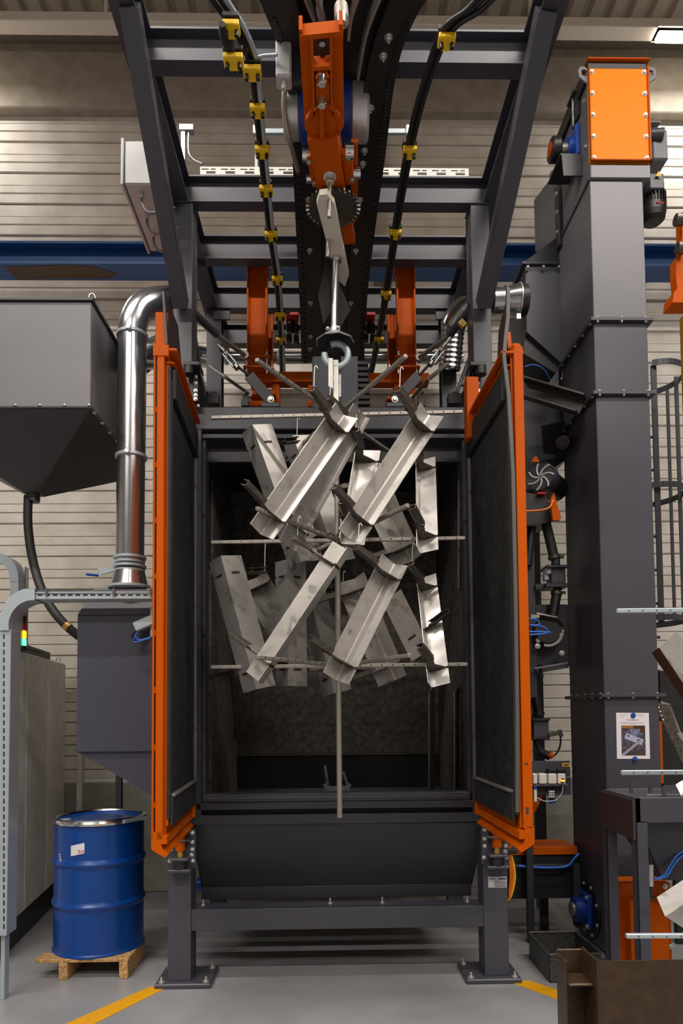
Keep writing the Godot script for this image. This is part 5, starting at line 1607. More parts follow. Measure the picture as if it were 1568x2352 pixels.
	mk("torque_arm", M.new().bx(mc + Vector3(-0.1, 0.13, -0.06), mc + Vector3(0.03, 0.145, 0.04)).bx(mc + Vector3(-0.05, 0.04, -0.03), mc + Vector3(-0.035, 0.14, 0.02)), mats.grey_light, mo)
	mk("gear_cap", M.new().cyl(mc + Vector3(-0.07, 0.0, 0.07), mc + Vector3(0.02, -0.01, 0.09), 0.045, 18), mats.grey, mo)
	mk("terminal_box", M.new().bx(P(1508, 415, 4.75) + Vector3(-0.055, -0.06, -0.06), P(1508, 415, 4.75) + Vector3(0.055, 0.06, 0.0), 0.008), mats.grey, mo)
	var wt := P(1511, 401, 4.74)
	mk("warning_sign", M.new().plate([wt + Vector3(-0.022, -0.016, 0.006), wt + Vector3(0.022, -0.016, 0.006), wt + Vector3(0, 0.022, 0.006)], 0.002), mats.yellow, mo)
	var ma := P(1500, 450, 4.85)
	var mb := P(1499, 512, 4.85)
	var fins := M.new()
	for k in 24:
		var aa := TAU * k / 24.0
		fins.box(Transform3D(Basis(Vector3.UP, -aa), (ma + P(1500, 490, 4.85)) * 0.5 + Vector3(cos(aa), 0, sin(aa)) * 0.075), Vector3(0.03, ma.y - P(1500, 490, 4.85).y, 0.006), 0.0)
	stuff(mk("cooling_fins", fins, mats.black, mo))
	mk("motor_body", M.new().cyl(P(1500, 490, 4.85), ma + Vector3(0, 0.08, 0), 0.075, 24), mats.black, mo)
	mk("fan_cowl", M.new().lathe(Transform3D(Basis(), mb), [Vector2(0, -0.005), Vector2(0.06, -0.002), Vector2(0.085, 0.02), Vector2(0.092, 0.06), Vector2(0.092, 0.115), Vector2(0.07, 0.125)], 28), mats.black, mo)
	mk("red_badge", M.new().box(Transform3D(Basis(Vector3.UP, 0.2), mb + Vector3(0.014, 0.085, 0.0905)), Vector3(0.06, 0.012, 0.006), 0.001), mats.red, mo)
	# separator beside the elevator
	var sp := thing("separator", "dark grey separator housing with slanted top and bottom beside the elevator column", "separator")
	var sx0 := P(1208, 700, 5.2).x
	var sx1 := P(1290, 700, 5.2).x
	var sy := func(y: float) -> float: return P(1250, y, 5.2).y
	mk("body", M.new().prism(PackedVector2Array([Vector2(sx0, sy.call(608)), Vector2(sx1, sy.call(606)), Vector2(sx1, sy.call(838)), Vector2(sx0, sy.call(762))]), Transform3D(Basis(), Vector3(0, 0, -5.85)), 0.65), G, sp)
	mk("slanted_bottom", M.new().prism(PackedVector2Array([Vector2(sx0, sy.call(762)), Vector2(sx1, sy.call(838)), Vector2(sx1, sy.call(860)), Vector2(sx0 - 0.02, sy.call(805))]), Transform3D(Basis(), Vector3(0, 0, -5.84)), 0.6), mats.grey_dark, sp)
	mk("slanted_top", M.new().prism(PackedVector2Array([Vector2(sx0 - 0.02, sy.call(606)), Vector2(sx1, sy.call(604)), Vector2(sx1, sy.call(545)), Vector2(sx1 - 0.02, sy.call(545))]), Transform3D(Basis(), Vector3(0, 0, -5.85)), 0.66), mats.grey_dark, sp)
	mk("top_flange", M.new().bx(Vector3(sx0 - 0.03, sy.call(610), -5.87), Vector3(sx1, sy.call(603), -5.18)), G, sp)
	var lower := M.new().prism(PackedVector2Array([Vector2(P(1175, 900, 5.3).x, P(1175, 900, 5.3).y), Vector2(P(1300, 900, 5.3).x, P(1300, 868, 5.3).y), Vector2(P(1304, 1052, 5.3).x, P(1304, 1052, 5.3).y), Vector2(P(1180, 1140, 5.3).x, P(1180, 1140, 5.3).y)]), Transform3D(Basis(), Vector3(0, 0, -5.8)), 0.5)
	mk("lower_chute", lower, mats.grey_dark, sp)
	mk("chute_pipe_end", M.new().cyl(P(1292, 1016, 5.0), P(1296, 1020, 5.3), 0.05, 20), mats.brown_grey, sp)
	mk("pipe_mouth", M.new().cyl(P(1292, 1016, 4.99), P(1292, 1016, 5.01), 0.036, 20), mats.black, sp)
	mk("side_shelf", M.new().plate([P(1243, 978, 5.1), P(1296, 965, 5.1), P(1300, 1050, 5.25), P(1246, 1040, 5.25)], 0.02), mats.black, sp)
	mk("support", M.new().bx(Vector3(sx1 - 0.12, 0.0, -5.84), Vector3(sx1 - 0.04, sy.call(850), -5.76)), mats.grey_dark, sp)
	var sb := M.new()
	for x in [1212, 1248, 1284]:
		sb.bolt(P(x, 612, 5.17), Vector3.DOWN, 0.01, 0.012)
	stuff(mk("flange_bolts", sb, mats.bolt, sp))
	mk("air_line", M.new().tube(pathd([[1204, 843, 5.05], [1225, 838, 5.05], [1248, 848, 5.05], [1263, 872, 5.08]]), 0.006, 8), mats.hose_blue, sp)
	var cb2 := thing("return_chute", "brown-grey channel chute sloping from behind the orange door to the elevator", "chute")
	mk("chute", M.new().ext(chan(0.13, 0.1, 0.012), P(1338, 936, 4.72), P(1196, 893, 4.95), Vector3.UP), mats.brown_grey, cb2)
	mk("gusset", M.new().plate([P(1256, 885, 5.0), P(1282, 848, 5.02), P(1282, 905, 5.0)], 0.012), G, cb2)
	# blast wheel motor with fan guard
	blast_wheel()
	valves()
	# trough conveyor at floor level behind the machine
	var cv := thing("screw_conveyor", "black screw conveyor trough with orange top strip running to the elevator foot", "conveyor")
	var mm := M.new()
	fbox(mm, 1130, 1946, 1326, 1964, 5.0, 0.3)
	mk("orange_strip", mm, mats.orange, cv)
	mm = M.new()
	fbox(mm, 1130, 1964, 1326, 2064, 5.02, 0.4)
	mk("trough", mm, mats.black, cv)
	mm = M.new()
	fbox(mm, 1150, 1986, 1322, 1994, 4.98, 0.06)
	mk("trough_edge", mm, mats.grey_dark, cv)
	mm = M.new()
	fbox(mm, 1318, 1985, 1334, 2128, 4.96, 0.04)
	mk("end_flange", mm, mats.grey_dark, cv)
	mk("support", M.new().bx(P(1250, 2060, 5.2) + Vector3(-0.03, -P(1250, 2060, 5.2).y, -0.04), P(1250, 2060, 5.2) + Vector3(0.03, 0.0, 0.0)), mats.black, cv)
	mk("air_line", M.new().tube(pathd([[1190, 1989, 4.95], [1250, 1993, 4.95], [1300, 1990, 4.95], [1318, 1972, 4.95], [1330, 1960, 4.95]]), 0.01, 8), mats.hose_blue, cv)
	# orange and yellow cables
	var cc := thing("cable_bundle", "looping orange and yellow cables hanging behind the cabin leg with the type plate", "cable")
	for s in [[0, "cable_orange"], [5, "cable_orange"], [10, "yellow"]]:
		var k: float = s[0]
		mk("cable", M.new().tube(pathd([[1168 + k * 0.3, 1954, 4.6], [1171 + k * 0.8, 1985, 4.6], [1172 + k, 2015, 4.6], [1170 + k * 0.7, 2045, 4.6], [1168, 2066, 4.6], [1150, 2072, 4.62], [1140, 2050, 4.65], [1144, 1960, 4.65]]), 0.008, 8), mats[s[1]], cc)
	mk("cable_clip", M.new().bx(P(1172, 1956, 4.6) + Vector3(-0.03, -0.01, -0.02), P(1172, 1956, 4.6) + Vector3(0.04, 0.02, 0.03)), mats.black, cc)
	mk("blue_line", M.new().tube(pathd([[1178, 1910, 4.62], [1177, 1930, 4.62], [1178, 1952, 4.62]]), 0.007, 8), mats.hose_blue, cc)
	# elevator boot bearing
	var bt := thing("boot_bearing", "blue flanged bearing on a round black plate at the elevator foot", "bearing")
	var q := Vector3(xl, P(1362, 2092, 4.85).y, -4.9)
	mk("round_plate", M.new().cyl(q, q + Vector3(-0.015, 0, 0), 0.2, 36), mats.black, bt)
	mk("housing", M.new().bx(q + Vector3(-0.05, -0.12, -0.1), q + Vector3(-0.015, 0.12, 0.1), 0.014).cyl(q + Vector3(-0.015, 0, 0), q + Vector3(-0.12, 0, 0), 0.085, 24), mats.blue_motor, bt)
	mk("shaft", M.new().cyl(q, q + Vector3(-0.14, 0, 0), 0.05, 20), mats.steel_arm, bt)
	var pb := M.new()
	for i in 8:
		var a := TAU * (i + 0.5) / 8.0
		pb.bolt(q + Vector3(-0.015, cos(a) * 0.178, sin(a) * 0.178), Vector3.LEFT, 0.01, 0.012)
	for k in [[-0.1, -0.08], [0.1, -0.08], [-0.1, 0.08], [0.1, 0.08]]:
		pb.bolt(q + Vector3(-0.05, k[0], k[1]), Vector3.LEFT, 0.013, 0.016)
	stuff(mk("plate_bolts", pb, mats.bolt, bt))
	# notice on the elevator with two magnets
	poster(d1)
	# ladder cage
	var lc := thing("ladder_cage", "grey ladder with round safety cage behind the elevator column", "ladder")
	for y in [870, 1138, 1428]:
		var c := P(1494, y, 5.75)
		var ring := []
		for i in 25:
			var a := -PI * 0.6 + PI * 1.25 * i / 24.0
			ring.append(c + Vector3(cos(a) * 0.26, 0, sin(a) * 0.3))
		var hm := M.new()
		for i in 24:
			hm.bar(ring[i], ring[i + 1], 0.008, 0.05, Vector3.UP, 0.001)
		mk("hoop", hm, G, lc)
	for s in [[1500, 845, 5.5, 0.05], [1552, 870, 5.72, 0.035], [1532, 900, 6.0, 0.03]]:
		var p := P(s[0], s[1], s[2])
		mk("cage_bar", M.new().bx(Vector3(p.x - s[3] * 0.5, P(1500, 1435, s[2]).y, p.z - 0.006), Vector3(p.x + s[3] * 0.5, p.y + 0.02, p.z + 0.006)), G, lc)
	mk("stile", M.new().bx(Vector3(P(1462, 900, 5.5).x, 0, -5.55), Vector3(P(1474, 900, 5.5).x, P(1470, 845, 5.5).y, -5.5)), G, lc)
	for i in 14:
		var y0 := 0.3 + i * 0.28
		mk("rung", M.new().cyl(Vector3(P(1468, 900, 5.5).x, y0, -5.52), Vector3(P(1500, 900, 5.5).x, y0, -5.52), 0.012, 8), G, lc)
	# feed hopper in front of the elevator
	var fh := thing("feed_hopper", "dark grey feed hopper on four legs with flat handle in front of the elevator", "hopper")
	var fx := P(1458, 1850, 3.6).x
	var fx1 := fx + 0.75
	var ft := P(1500, 1832, 3.6).y
	var fb := P(1500, 1890, 3.6).y
	mk("rim", M.new().bx(Vector3(fx, fb, -3.63), Vector3(fx1, ft, -3.6)).bx(Vector3(fx, fb, -4.05), Vector3(fx + 0.03, ft, -3.6)).bx(Vector3(fx1 - 0.03, fb, -4.05), Vector3(fx1, ft, -3.6)).bx(Vector3(fx, fb, -4.05), Vector3(fx1, ft, -4.02)), G, fh)
	mk("lid", M.new().bx(Vector3(fx + 0.004, ft - 0.012, -4.045), Vector3(fx1, ft - 0.002, -3.605), 0.002), G, fh)
	mk("lid_hinge", M.new().bx(Vector3(fx + 0.1, ft - 0.003, -3.7), Vector3(fx1, ft + 0.006, -3.68)), mats.grey_light, fh)
	for s in [[P(1444, 1800, 3.85), 0.13], [P(1519, 1816, 3.66), 0.2]]:
		var c: Vector3 = s[0]
		c.y = ft - 0.004
		var hw: float = s[1]
		mk("handle", M.new().prism(PackedVector2Array([Vector2(0, 0), Vector2(0.02, 0), Vector2(0.02, 0.035), Vector2(hw - 0.02, 0.035), Vector2(hw - 0.02, 0), Vector2(hw, 0), Vector2(hw, 0.05), Vector2(hw - 0.012, 0.062), Vector2(0.012, 0.062), Vector2(0, 0.05)]), Transform3D(Basis(), c), 0.008), G, fh)
	for s in [[fx, -3.66], [fx1 - 0.07, -3.66], [fx, -4.05], [fx1 - 0.07, -4.05]]:
		mk("leg", M.new().bx(Vector3(s[0], 0, s[1] + 0.05), Vector3(s[0] + 0.065, fb + 0.01, s[1] + 0.06)).bx(Vector3(s[0], 0, s[1]), Vector3(s[0] + 0.01, fb + 0.01, s[1] + 0.06)), G, fh)
	var fm := M.new()
	var lowy := 0.72
	var cxm := (fx + fx1) * 0.5
	var r0 := [Vector3(fx + 0.03, fb, -3.64), Vector3(fx1 - 0.03, fb, -3.64), Vector3(fx1 - 0.03, fb, -4.02), Vector3(fx + 0.03, fb, -4.02)]
	var r1 := [Vector3(cxm - 0.16, lowy, -3.76), Vector3(cxm - 0.02, lowy, -3.76), Vector3(cxm - 0.02, lowy, -3.9), Vector3(cxm - 0.16, lowy, -3.9)]
	for i in 4:
		var j := (i + 1) % 4
		fm.fq(r0[i], r0[j], r1[j], r1[i], (r0[i] + r0[j]) * 0.5 - Vector3(cxm, fb + 0.3, -3.83))
	fm.fq(r1[0], r1[1], r1[2], r1[3], Vector3.DOWN)
	fm.fq(r0[0], r0[1], r0[2], r0[3], Vector3.UP)
	mk("funnel", fm, mats.grey_dark, fh)
	mk("side_apron", M.new().bx(Vector3(fx - 0.012, fb - 0.09, -4.05), Vector3(fx, ft - 0.01, -3.6)), mats.brown_grey, fh)
	mk("air_cylinder", M.new().cyl(P(1491, 2035, 3.72), P(1491, 1985, 3.72), 0.021, 18), mats.alu, fh)
	mk("cylinder_foot", M.new().cyl(P(1491, 2060, 3.72), P(1491, 2036, 3.72), 0.016, 16).cyl(P(1491, 2064, 3.72), P(1491, 2060, 3.72), 0.028, 18), mats.black, fh)
	mk("cylinder_hanger", M.new().cyl(P(1491, 1986, 3.72), Vector3(P(1491, 1900, 3.72).x, fb, -3.72), 0.012, 10), mats.black, fh)
	mk("air_hose", M.new().tube(pathd([[1502, 2018, 3.7], [1525, 2010, 3.7], [1540, 1985, 3.7], [1560, 1960, 3.7], [1590, 1950, 3.7]]), 0.005, 8).tube(pathd([[1502, 2020, 3.7], [1530, 2013, 3.7], [1545, 1990, 3.7], [1566, 1966, 3.7], [1590, 1958, 3.7]]), 0.005, 8), mats.hose_blue, fh)
	# orange guard box under it
	var og := thing("orange_guard", "orange sheet guard box on the floor under the grey feed hopper", "guard")
	var g0 := P(1418, 2050, 4.2)
	var g1 := P(1543, 2050, 4.2)
	mk("panel", M.new().bx(Vector3(g0.x, 0.0, -4.4), Vector3(g1.x, P(1480, 2030, 4.2).y, -4.22), 0.006), mats.orange, og)
	mk("raised_cover", M.new().bx(Vector3(P(1446, 2050, 4.15).x, 0.1, -4.22), Vector3(P(1532, 2050, 4.15).x, P(1480, 2068, 4.15).y, -4.14), 0.012), mats.orange, og)
	mk("side_strip", M.new().bx(Vector3(P(1396, 2050, 4.3).x, 0.0, -4.34), Vector3(P(1400, 2050, 4.3).x + 0.004, P(1398, 2030, 4.3).y, -4.28)), mats.orange, og)
	mk("base_link", M.new().bx(Vector3(P(1396, 2050, 4.3).x, 0.0, -4.36), Vector3(g0.x + 0.02, 0.03, -4.26)), mats.orange, og)
	for s in [[1527, 2036], [1541, 2174]]:
		mk("guard_bolt", M.new().bolt(P(s[0], s[1], 4.21), Vector3.BACK, 0.012, 0.012), mats.bolt, og)
	# grey panel with orange stripe behind the hopper
	var pn := thing("orange_edge_panel", "narrow orange edge of a black guard door beside the elevator column", "guard")
	var pm := M.new()
	fbox(pm, 1511, 1657, 1522, 1800, 4.75, 0.05)
	mk("edge", pm, mats.orange, pn)
	pm = M.new()
	fbox(pm, 1519, 1540, 1640, 1850, 4.82, 0.06)
	mk("sheet", pm, mats.black, pn)
	mk("post", M.new().bx(P(1560, 1850, 4.85) + Vector3(-0.05, -P(1560, 1850, 4.85).y, -0.04), P(1560, 1850, 4.85) + Vector3(0.05, 0.1, 0.0)), mats.black, pn)
	# open metal bin on the floor
	var bn := thing("metal_bin", "open rectangular sheet metal bin standing on the floor beside the elevator foot", "bin")
	var b0 := PY(1262, 2258, 0.0)
	var bw := PY(1383, 2258, 0.0).x - b0.x
	var rimy := 0.17
	var zf := b0.z
	var zk := PY(1277, 2141, rimy).z
	var th := 0.006
	mk("wall", M.new().bx(Vector3(b0.x, 0, zf - th), Vector3(b0.x + bw, rimy, zf)), mats.bin, bn)
	mk("wall", M.new().bx(Vector3(b0.x, 0, zk), Vector3(b0.x + bw, rimy, zk + th)), mats.bin, bn)
	mk("wall", M.new().bx(Vector3(b0.x, 0, zk), Vector3(b0.x + th, rimy, zf)), mats.bin, bn)
	mk("wall", M.new().bx(Vector3(b0.x + bw - th, 0, zk), Vector3(b0.x + bw, rimy, zf)), mats.bin, bn)
	mk("bottom", M.new().bx(Vector3(b0.x, 0.0, zk), Vector3(b0.x + bw, 0.006, zf)), mats.bin, bn)
	mk("rolled_rim", M.new().tube([Vector3(b0.x, rimy, zf), Vector3(b0.x + bw, rimy, zf)], 0.009, 10).tube([Vector3(b0.x + bw, rimy, zf), Vector3(b0.x + bw, rimy, zk)], 0.009, 10).tube([Vector3(b0.x + bw, rimy, zk), Vector3(b0.x, rimy, zk)], 0.009, 10).tube([Vector3(b0.x, rimy, zk), Vector3(b0.x, rimy, zf)], 0.009, 10), mats.bin, bn)
	mk("bead", M.new().tube([Vector3(b0.x, rimy - 0.03, zf + 0.002), Vector3(b0.x + bw, rimy - 0.03, zf + 0.002)], 0.004, 8), mats.bin, bn)

func blast_wheel() -> void:
	var t := thing("blast_wheel_motor", "black blast wheel motor with round spoked fan guard beside the orange door edge", "motor")
	var c := P(1241, 1095, 4.9)
	var ax := (EYE - c)
	ax = (Vector3(ax.x * 0.5, 0.05, 1.0)).normalized()
	var r := 0.105
	var M0 := M.new()
	var tr := M0.axis(c, ax)
	mk("motor_body", M.new().cyl(c - ax * 0.32, c - ax * 0.06, r * 0.92, 28), mats.black, t)
	mk("fan_cowl", M.new().lathe(Transform3D(tr.basis, c), [Vector2(r * 0.97, -0.1), Vector2(r * 1.04, -0.09), Vector2(r * 1.04, -0.012), Vector2(r * 0.98, 0.0), Vector2(r * 0.94, -0.004), Vector2(r * 0.94, -0.05)], 32), mats.grey, t)
	mk("dark_inside", M.new().cyl(c - ax * 0.06, c - ax * 0.045, r * 0.95, 28), mats.black_matt, t)
	var rings := M.new()
	for k in [0.32, 0.43, 0.54, 0.65, 0.76, 0.87]:
		var ring := []
		for i in 29:
			var a := TAU * i / 28.0
			ring.append(tr * Vector3(cos(a) * r * k, 0.0, sin(a) * r * k))
		rings.tube(ring, 0.003, 6)
	mk("guard_rings", rings, mats.grey_light, t)
	mk("guard_hub", M.new().cyl(c - ax * 0.006, c + ax * 0.006, r * 0.2, 20), mats.grey_light, t)
	for k in 7:
		var sp := []
		for i in 7:
			var f := i / 6.0
			var a := TAU * k / 7.0 + f * 0.7
			sp.append(tr * Vector3(cos(a) * r * lerpf(0.15, 0.97, f), 0.002, sin(a) * r * lerpf(0.15, 0.97, f)))
		mk("guard_spoke", M.new().tube(sp, 0.007, 8), mats.box_grey, t)
	mk("red_badge", M.new().bx(c + Vector3(-0.03, -0.135, -0.02), c + Vector3(0.03, -0.12, 0.02)), mats.red, t)
	mk("wheel_housing", M.new().prism(PackedVector2Array([Vector2(-0.2, -0.1), Vector2(0.04, -0.13), Vector2(0.11, -0.29), Vector2(0.085, -0.33), Vector2(-0.06, -0.36), Vector2(-0.2, -0.36)]), Transform3D(Basis(), c + Vector3(0, 0, -0.3)), 0.28), mats.black, t)
	mk("orange_plate", M.new().plate([P(1270, 1133, 4.85), P(1287, 1190, 4.85), P(1284, 1196, 4.85), P(1268, 1196, 4.85), P(1262, 1150, 4.85)], 0.03), mats.orange, t)
	mk("orange_lug", M.new().plate([P(1220, 1062, 4.95), P(1226, 1049, 4.95), P(1232, 1050, 4.95), P(1238, 1062, 4.95)], 0.02), mats.orange, t)
	mk("cable", M.new().tube(pathd([[1200, 1174, 4.8], [1240, 1172, 4.8], [1262, 1165, 4.8], [1270, 1148, 4.82]]), 0.007, 8), mats.cable_orange, t)
	mk("mount_arm", M.new().bx(c + Vector3(-0.45, -0.33, -0.25), c + Vector3(-0.15, -0.18, -0.1)), mats.black, t)

func valves() -> void:
	var t := thing("shot_feed_pipe", "black shot feed pipes with square valve box and curved chute behind the orange door", "pipe")
	var d := 5.0
	mk("side_pipe", M.new().cyl(P(1222, 1205, d), P(1212, 1300, d), 0.03, 16), mats.black, t)
	mk("upper_pipe", M.new().cyl(P(1253, 1200, d), P(1273, 1285, d), 0.036, 20), mats.rubber, t)
	mk("pipe_clamp", M.new().cyl(P(1271, 1276, d), P(1273, 1284, d), 0.045, 20).bx(P(1289, 1280, d) + Vector3(-0.02, -0.012, 0.0), P(1289, 1280, d) + Vector3(0.012, 0.012, 0.03)), mats.steel_dark, t)
	mk("neck", M.new().cyl(P(1276, 1298, d), P(1275, 1284, d), 0.032, 18), mats.grey_dark, t)
	var vb := M.new()
	fbox(vb, 1266, 1300, 1299, 1340, d - 0.03, 0.12, 0.006)
	mk("valve_box", vb, mats.grey, t)
	vb = M.new()
	fbox(vb, 1256, 1297, 1305, 1303, d - 0.06, 0.18)
	mk("valve_flange", vb, mats.grey_dark, t)
	vb = M.new()
	fbox(vb, 1253, 1339, 1305, 1348, d - 0.06, 0.18)
	mk("valve_flange", vb, mats.grey_dark, t)
	vb = M.new()
	fbox(vb, 1254, 1303, 1266, 1318, d - 0.03, 0.08)
	fbox(vb, 1250, 1316, 1260, 1332, d - 0.01, 0.05)
	mk("actuator", vb, mats.zinc_matt, t)
	mk("arm", M.new().plate([P(1228, 1342, d), P(1256, 1340, d), P(1250, 1350, d), P(1230, 1354, d)], 0.02), mats.grey_dark, t)
	mk("middle_pipe", M.new().cyl(P(1281, 1348, d), P(1277, 1362, d), 0.028, 16).cyl(P(1278, 1364, d), P(1266, 1430, d), 0.036, 20), mats.black, t)
	mk("pipe_clamp", M.new().cyl(P(1278, 1358, d), P(1277, 1366, d), 0.042, 20).bx(P(1294, 1362, d) + Vector3(-0.03, -0.01, 0), P(1294, 1362, d) + Vector3(0.01, 0.012, 0.02)), mats.steel_dark, t)
	mk("foot_flange", M.new().plate([P(1232, 1408, d - 0.1), P(1280, 1418, d - 0.1), P(1294, 1436, d - 0.02), P(1240, 1428, d - 0.02)], 0.014), mats.steel_dark, t)
	# curved impeller housing plate
	var hp := M.new()
	fbox(hp, 1228, 1388, 1306, 1530, d + 0.06, 0.1, 0.006)
	mk("housing_plate", hp, mats.grey_dark, t)
	var c := P(1252, 1450, d)
	mk("housing_drum", M.new().cyl(c + Vector3(0, 0, -0.05), c + Vector3(0, 0, 0.06), 0.095, 28), mats.black, t)
	var arc := []
	for i in 13:
		var a := deg_to_rad(255.0 + i * 9.0)
		arc.append(c + Vector3(cos(a) * 0.112, sin(a) * 0.112, 0.05))
	var am := M.new()
	for i in 12:
		am.bar(arc[i], arc[i + 1], 0.02, 0.012, Vector3.BACK, 0.001)
	mk("scale_arc", am, mats.steel_arm, t)
	for s in [[1286, 1460], [1234, 1484], [1290, 1500], [1236, 1470]]:
		mk("housing_bolt", M.new().bolt(P(s[0], s[1], d - 0.04), Vector3.BACK, 0.014, 0.014), mats.bolt, t)
	mk("top_bolt", M.new().cyl(P(1238, 1388, d), P(1237, 1378, d), 0.008, 8), mats.black, t)
	mk("foot_screw", M.new().cyl(P(1242, 1552, d), P(1240, 1526, d), 0.012, 10).cyl(P(1242, 1555, d), P(1242, 1551, d), 0.022, 12), mats.black, t)
	mk("base_plate", M.new().plate([P(1228, 1535, d - 0.05), P(1305, 1522, d - 0.05), P(1306, 1532, d + 0.1), P(1230, 1545, d + 0.1)], 0.012), mats.grey, t)
	mk("riser", M.new().bx(P(1222, 1700, d) + Vector3(-0.06, 0, -0.1), P(1222, 1230, d) + Vector3(0.02, 0, -0.02)), mats.grey_dark, t)
	for q in [[[1215, 1421], [1232, 1424], [1238, 1434], [1224, 1438]], [[1215, 1436], [1240, 1438], [1256, 1446], [1252, 1455], [1216, 1458]], [[1215, 1451], [1240, 1451], [1264, 1453]]]:
		var pp := []
		for z in q:
			pp.append([z[0], z[1], 4.7])
		mk("air_hose", M.new().tube(pathd(pp), 0.007, 8), mats.hose_blue, t)
	mk("hose_fitting", M.new().bx(P(1226, 1416, 4.72) + Vector3(-0.03, -0.015, -0.02), P(1226, 1416, 4.72) + Vector3(0.035, 0.01, 0.02)), mats.steel_arm, t)
	# lower valve set
	var t2 := thing("lower_shot_valve", "small square shot valve with lever switch low behind the orange door", "valve")
	mk("pipe", M.new().cyl(P(1230, 1600, d), P(1238, 1640, d), 0.03, 16, 0.026), mats.black, t2)
	mk("pipe_clamp", M.new().cyl(P(1237, 1636, d), P(1238, 1643, d), 0.04, 18), mats.black, t2)
	vb = M.new()
	fbox(vb, 1225, 1655, 1260, 1694, d - 0.03, 0.12, 0.006)
	mk("valve_box", vb, mats.grey, t2)
	vb = M.new()
	fbox(vb, 1222, 1650, 1263, 1656, d - 0.05, 0.16)
	mk("valve_flange", vb, mats.black, t2)
	vb = M.new()
	fbox(vb, 1222, 1693, 1263, 1699, d - 0.05, 0.16)
	mk("valve_flange", vb, mats.black, t2)
	mk("switch_arm", M.new().bar(P(1258, 1688, d - 0.03), P(1290, 1682, d - 0.03), 0.03, 0.03).bar(P(1284, 1676, d - 0.03), P(1289, 1692, d - 0.03), 0.03, 0.025), mats.steel_dark, t2)
	mk("switch_cable", M.new().tube(pathd([[1287, 1692, d], [1286, 1712, d], [1278, 1730, d], [1262, 1742, d]]), 0.007, 8), mats.cable, t2)
	mk("lower_pipe", M.new().cyl(P(1232, 1700, d), P(1238, 1720, d), 0.025, 14).cyl(P(1236, 1724, d), P(1262, 1738, d), 0.03, 16), mats.black, t2)
	mk("orange_cap", M.new().cyl(P(1260, 1731, d - 0.02), P(1267, 1738, d - 0.02), 0.024, 14), mats.orange, t2)
	# pneumatic unit on a back board
	var t3 := thing("air_service_unit", "row of white air service regulators on a dark board with yellow sign", "pneumatic unit")
	var bd := M.new()
	fbox(bd, 1205, 1748, 1310, 1826, 4.9, 0.02)
	mk("board", bd, mats.grey, t3)
	for s in [[1224, 1234], [1238, 1256], [1259, 1278], [1281, 1299]]:
		bd = M.new()
		fbox(bd, s[0], 1777, s[1], 1801, 4.83, 0.06, 0.006)
		var rg := mk("regulator", bd, mats.white, t3)
		if s[0] > 1250:
			bd = M.new()
			fbox(bd, s[0] - 1, 1766, s[1] + 1, 1777, 4.84, 0.05, 0.006)
			mk("knob", bd, mats.black, rg)
	mk("manifold", M.new().bx(P(1222, 1806, 4.84), P(1304, 1801, 4.84) + Vector3(0, 0, -0.05)), mats.grey_light, t3)
	mk("bowl", M.new().cyl(P(1267, 1837, 4.84), P(1267, 1814, 4.84), 0.02, 16), mats.black, t3)
	var bw := M.new()
	for i in 3:
		for j in 3:
			bw.bx(P(1261.5 + i * 4.6, 1818 + j * 5.8, 4.815) + Vector3(-0.005, -0.006, 0), P(1261.5 + i * 4.6, 1818 + j * 5.8, 4.815) + Vector3(0.005, 0.006, 0.004), 0)
	stuff(mk("bowl_windows", bw, mats.white, t3))
	mk("bowl_cap", M.new().cyl(P(1267, 1845, 4.84), P(1267, 1838, 4.84), 0.022, 16), mats.blue, t3)
	bd = M.new()
	fbox(bd, 1226, 1808, 1233, 1842, 4.84, 0.03)
	mk("filter_tube", bd, mats.white, t3)
	bd = M.new()
	fbox(bd, 1226, 1806, 1233, 1813, 4.835, 0.04)
	mk("filter_cap", bd, mats.blue, t3)
	mk("indicator", M.new().cyl(P(1292, 1798, 4.82), P(1292, 1788, 4.82), 0.01, 12), mats.black, t3)
	mk("indicator_lamp", M.new().cyl(P(1292, 1795, 4.815), P(1292, 1791, 4.815), 0.0115, 12), mats.led_amber, t3)
	mk("air_tube", M.new().tube(pathd([[1234, 1832, 4.84], [1250, 1840, 4.82], [1275, 1838, 4.82], [1290, 1822, 4.82], [1292, 1806, 4.83]]), 0.004, 6), mats.zinc_matt, t3)
	mk("port", M.new().cyl(P(1299, 1787, 4.86), P(1309, 1786, 4.86), 0.01, 12), mats.steel_dark, t3)
	bd = M.new()
	fbox(bd, 1291, 1753, 1309, 1761, 4.896, 0.004, 0.0)
	var sg := mk("yellow_sign", bd, mats.yellow, t3)
	bd = M.new()
	fbox(bd, 1293, 1755, 1307, 1756.5, 4.893, 0.002, 0.0)
	fbox(bd, 1295, 1757.5, 1305, 1759, 4.893, 0.002, 0.0)
	stuff(mk("sign_lines", bd, mats.ink, sg))
	mk("board_post", M.new().bx(P(1215, 1826, 4.92) + Vector3(-0.03, -P(1215, 1826, 4.92).y, -0.04), P(1215, 1826, 4.92) + Vector3(0.02, 0.2, 0)), mats.grey_dark, t3)
	mk("orange_bracket", M.new().plate([P(1222, 1826, 4.95), P(1247, 1826, 4.95), P(1228, 1864, 4.95), P(1222, 1866, 4.95)], 0.02), mats.orange, t3)

